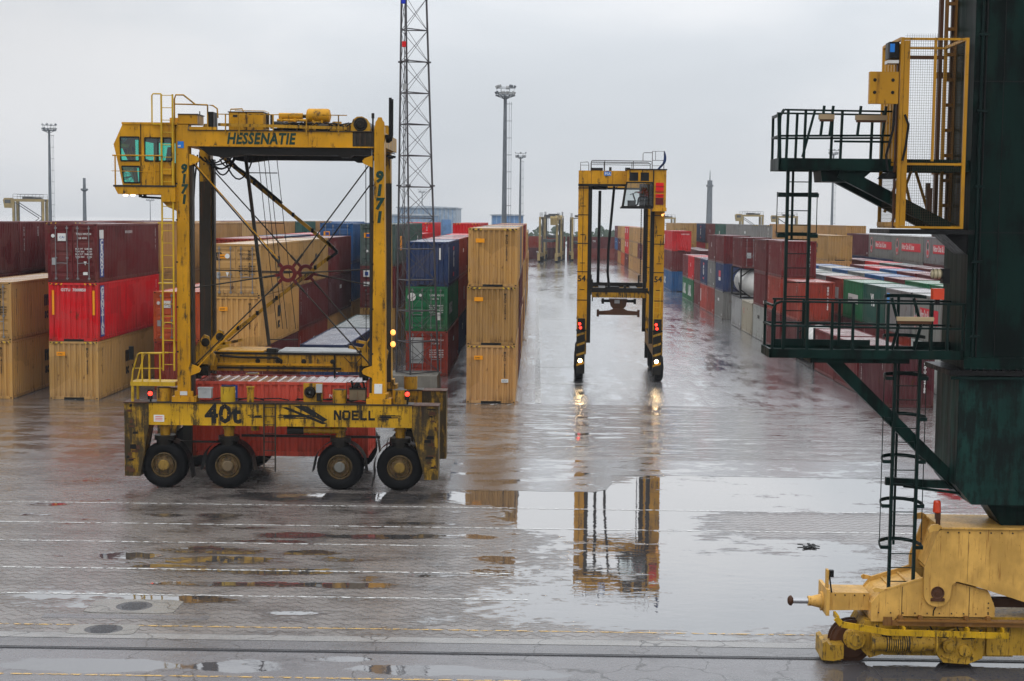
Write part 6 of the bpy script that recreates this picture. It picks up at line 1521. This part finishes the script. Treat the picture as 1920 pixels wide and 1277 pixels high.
b = MB(); yy = B1-.30
for p, q in zip([(6.22,1.12),(6.34,.99),(7.28,.84),(9.72,.80)], [(6.34,.99),(7.28,.84),(9.72,.80),(9.74,.80)]): b.bar((p[0],yy,p[1]),(q[0],yy,q[1]), .05, .12)
for x, z in ((6.24,1.08),(7.6,.86),(8.9,.86),(9.62,.86)): b.box(x, yy, z-.02, x+.05, B1+.1, z+.08)
b.build('guard_rail', paint('worn_guard_yellow', (.50,.29,.012), .45, .6, grime=.4, coord='pos', scale=2), bog)
b = MB(); b.box(7.22,B1-.16,.94,12,B1-.1,1.04); b.box(7.5,B1-.2,1.03,12,B1+.0,1.055); b.box(7.22,B1-.16,1.04,7.4,B1-.14,1.12)
for x in (7.55,7.95,8.9,9.35): b.box(x,B1-.12,1.04,x+.08,B1,1.13)
b.build('cable_channel', paint('rusty_yellow_channel', (.20,.095,.025), .5, .7, coord='pos'), bog)
b = MB(); b.prism([(6.06,.10),(6.06,.46),(6.14,.50),(6.20,.42),(6.5,.44),(6.5,.14),(6.3,.08)], 'y', 31.1, 31.9); b.box(6.1,31.35,.02,6.5,31.7,.10); b.build('rail_sweep', [M['bogie_dirty_shaded']], bog)
b = MB(); b.cyl((8.36,31.1,2.98),(8.36,31.1,3.20), .05, n=10, mat=1); b.box(8.30,31.05,3.10,8.40,31.15,3.24,1); b.lathe([(.075,0),(.085,.02),(.075,.22),(.06,.25),(.0,.26)], (8.33,31.1,3.24), (0,0,1), 16, 0)
b.build('orange_beacon', [M['beacon'], M['rust']], eq)
b = MB(); b.box(9.5,31.3,1.22,12,31.5,1.40); b.box(9.5,31.1,1.0,12,32.0,1.06,1); b.build('coupling_beam', [M['rust'], M['bogie_dirty_shaded']], bog)
# ------------------------------------------------------------------ lattice mast
r_ = empty('lattice_mast', (-6.3, 79.6, 0), 'tall grey steel lattice mast on a concrete foot beside the big carrier', 'mast')
b = MB(); b.prism([(-7.75,0),(-5.02,0),(-5.06,.98),(-7.71,.98)], 'y', 78.4, 81.0); b.box(-7.2,77.6,0,-5.5,78.4,.35); b.build('foot', M['concrete'], r_)
def leg(k, z):
    f_ = z/20.4; top = ((-7.12,79.9),(-6.82,79.05),(-5.83,80.0))[k]; bot = ((-7.34,80.2),(-6.45,78.75),(-5.08,80.3))[k]
    return Vector((bot[0]+(top[0]-bot[0])*f_, bot[1]+(top[1]-bot[1])*f_, z))
for k in range(3):
    b = MB(); b.tube([leg(k, 1.0), leg(k, 26)], .055 if k != 1 else .05, 7)
    for z in (10.8, 17.2): b.cyl(leg(k, z), leg(k, z+.08), .14, n=8)
    b.build('leg', M['lattice'], r_)
zs = [1.05+i*1.62 for i in range(16)]
b = MB()
for i, z in enumerate(zs):
    for a_, c_ in ((0,1),(1,2),(2,0)):
        b.tube([leg(a_, z), leg(c_, z)], .03, 5)
        if i < len(zs)-1:
            b.tube([leg(a_, z), leg(c_, zs[i+1])], .014, 4); b.tube([leg(c_, z), leg(a_, zs[i+1])], .014, 4)
b.build('lattice_bracing', M['lattice'], r_)
b = MB()
for dx in (.28, .36): b.tube([leg(0, 1.0)+Vector((dx,-.2,0)), leg(0, 26)+Vector((dx-.1,-.2,0))], .022, 5)
b.build('cable_run', M['lattice'], r_)
for z, m_ in ((20.25, plain('blue_flag_cloth', (.01,.03,.45), .6)), (18.05, M['redpanel']), (15.9, M['lightgrey'])):
    b = MB(); p = leg(1, z); b.box(p.x-.22, p.y-.12, z-.14, p.x-.02, p.y+.06, z+.14); b.build('obstruction_light', m_, r_)

# ------------------------------------------------------------------ floodlight masts
def light_mast(loc, h, label, n=12, w_=1.25, ladder_=True, rnd=3):
    r_ = empty('floodlight_mast', loc, label, 'floodlight mast', 'floodlight masts over the terminal')
    X, Y_, Z = loc
    b = MB(); b.tube([(X,Y_,Z),(X,Y_,Z+h)], [.40*h/25, .21*h/25], 12); b.build('pole', M['mastgrey'], r_)
    b = MB(); k = 20
    for rr, z in ((w_, Z+h), (w_*.9, Z+h+.3), (w_*.9, Z+h+1.0)):
        b.tube([(X+rr*math.cos(2*math.pi*i/k), Y_+rr*math.sin(2*math.pi*i/k), z) for i in range(k)], .07 if z == Z+h else .035, 6, closed=True)
    for i in range(6): a_ = i*math.pi/3; b.bar((X,Y_,Z+h-.5),(X+w_*math.cos(a_),Y_+w_*math.sin(a_),Z+h),.08); b.bar((X+w_*.9*math.cos(a_),Y_+w_*.9*math.sin(a_),Z+h),(X+w_*.9*math.cos(a_),Y_+w_*.9*math.sin(a_),Z+h+1.0),.04)
    b.build('head_frame', M['mastgrey'], r_)
    rr_ = random.Random(rnd)
    for i in range(n):
        a_ = 2*math.pi*i/n; up_ = i % 3 == 0; z = Z+h+(1.15 if up_ else .35); d_ = w_*.95; c_ = Vector((X+d_*math.cos(a_), Y_+d_*math.sin(a_), z)); o_ = Vector((math.cos(a_), math.sin(a_), -.5)).normalized()
        b = MB(); b.bar(c_-o_*.12, c_+o_*.18, .42, .36); b.build('floodlight', M['lightgrey'] if i % 4 else M['mastgrey'], r_)
    if ladder_:
        b = MB(); x = X+.62*h/25
        for dx in (0, .28): b.tube([(x+dx,Y_,Z+1),(x+dx-.1,Y_,Z+h-.8)], .025, 5)
        for i in range(int(h/2.2)): b.box(X+.1, Y_-.02, Z+2+i*2.2, x+.3, Y_+.02, Z+2.06+i*2.2)
        b.build('pole_ladder', M['mastgrey'], r_)
    return r_
light_mast((-4.22, 200, 0), 25.1, 'tall grey floodlight mast rising behind the tan three-high stack', 14)
light_mast((-4.3, 402, 0), 25.2, 'slimmer floodlight mast farther off beside the blue shed', 12, 1.4)
light_mast((-93.5, 292, 0), 25.0, 'grey floodlight mast standing behind the maroon containers', 12, 1.3)
light_mast((85, 440, 0), 28.5, 'pale floodlight mast seen between the platform rails of the crane', 12, 1.4)
light_mast((-188, 740, 0), 16, 'faint distant floodlight mast under the cab of the big carrier', 6, 2.2, False)
light_mast((-54, 720, 0), 21, 'faint distant floodlight mast over the pale blue shed', 6, 2.0, False)
r_ = empty('signal_mast', (-116, 390, 0), 'plain grey tubular mast with a narrow collar behind the maroon containers', 'mast')
b = MB(); b.tube([(-116,390,0),(-116,390,18.3)], [.62,.36], 10); b.build('pole', M['mastgrey'], r_)
b = MB(); b.cyl((-116,390,15.2),(-116,390,15.6), .95, n=12); b.cyl((-116,390,14.9),(-116,390,15.2), .5, .95, n=12); b.build('collar', M['mastgrey'], r_)
r_ = empty('radar_tower', (69, 610, 0), 'pale slender concrete tower fading into the haze beyond the stacks', 'tower')
b = MB(); b.tube([(69,610,0),(69,610,25)], [1.35,1.0], 14); b.build('shaft', M['mastgrey'], r_)
b = MB(); b.cyl((69,610,22.5),(69,610,23.2), 1.45, n=14); b.cyl((69,610,25),(69,610,29), .25, .1, n=8); b.build('mast_head', M['mastgrey'], r_)

# ------------------------------------------------------------------ sheds far off
def shed(loc, wx, dy, h, rise, mats, label, bays):
    r_ = empty('industrial_shed', loc, label, 'shed'); X, Y_, Z = loc
    b = MB(); b.box(X, Y_, 0, X+wx, Y_+dy, h)
    n_ = int(wx/1.2)
    for i in range(n_): b.box(X+i*wx/n_, Y_-.08, 0, X+i*wx/n_+.35, Y_, h-.2, 1)
    b.build('wall', mats[:2], r_)
    b = MB(); b.prism([(X-.4,h),(X+wx+.4,h),(X+wx+.4,h+.3),(X+wx*.5,h+.3+rise),(X-.4,h+.3)], 'y', Y_-.5, Y_+dy+.5); b.build('roof', mats[2], r_)
    for i in range(bays):
        b = MB(); x = X+wx*(i+.25)/bays; b.box(x, Y_-.16, 0, x+wx*.5/bays, Y_-.09, h*.72); b.build('door', mats[3], r_)
    return r_
pb = paint('pale_blue_cladding', (.22,.32,.46), .5, .05); pb2 = paint('blue_cladding', (.10,.22,.42), .5, .05); pg = paint('grey_blue_cladding', (.30,.36,.42), .5, .05); pr_ = paint('shed_roof_sheet', (.36,.40,.44), .4, .05)
shed((-41.5, 455, 0), 17.6, 30, 11.9, .35, [pg, pb, pr_, pb2], 'large pale blue industrial shed beyond the stacks, behind the lattice mast', 3)
shed((-43.6, 438, 0), 14.4, 14, 9.6, .3, [pb, pg, pr_, pb2], 'lower blue lean-to in front of the large pale shed', 3)
shed((-13.2, 450, 0), 9.2, 20, 9.9, .2, [pb2, pb, pr_, pg], 'small blue flat-roofed shed beside the tan stack', 2)
shed((-262, 640, 0), 12, 15, 9.8, .4, [pg, pb, pr_, pb2], 'faint grey shed seen between ladder rungs of the big carrier', 1)
b = MB(); rr_ = random.Random(5)
for i in range(900):
    x = rr_.uniform(-40, 30); y = 560+rr_.uniform(-12,12); z = rr_.uniform(0, 1)**.7*(4.6+1.2*math.sin(x*.31)+.9*math.sin(x*.83+1)); s_ = rr_.uniform(.5,1.3); a_ = rr_.uniform(0,6.28); c_ = Vector((x,y,z)); u_ = Vector((math.cos(a_),math.sin(a_),.3))*s_; v_ = Vector((-math.sin(a_)*.4,.3,1))*s_*.7
    b.add([c_-u_,c_-v_,c_+u_,c_+v_], [(0,1,2,3)])
tag(b.build('treeline', plain('distant_foliage', (.05,.075,.045), .7, mott=.5)), 'hazy line of distant trees behind the far containers', 'trees', kind='stuff')
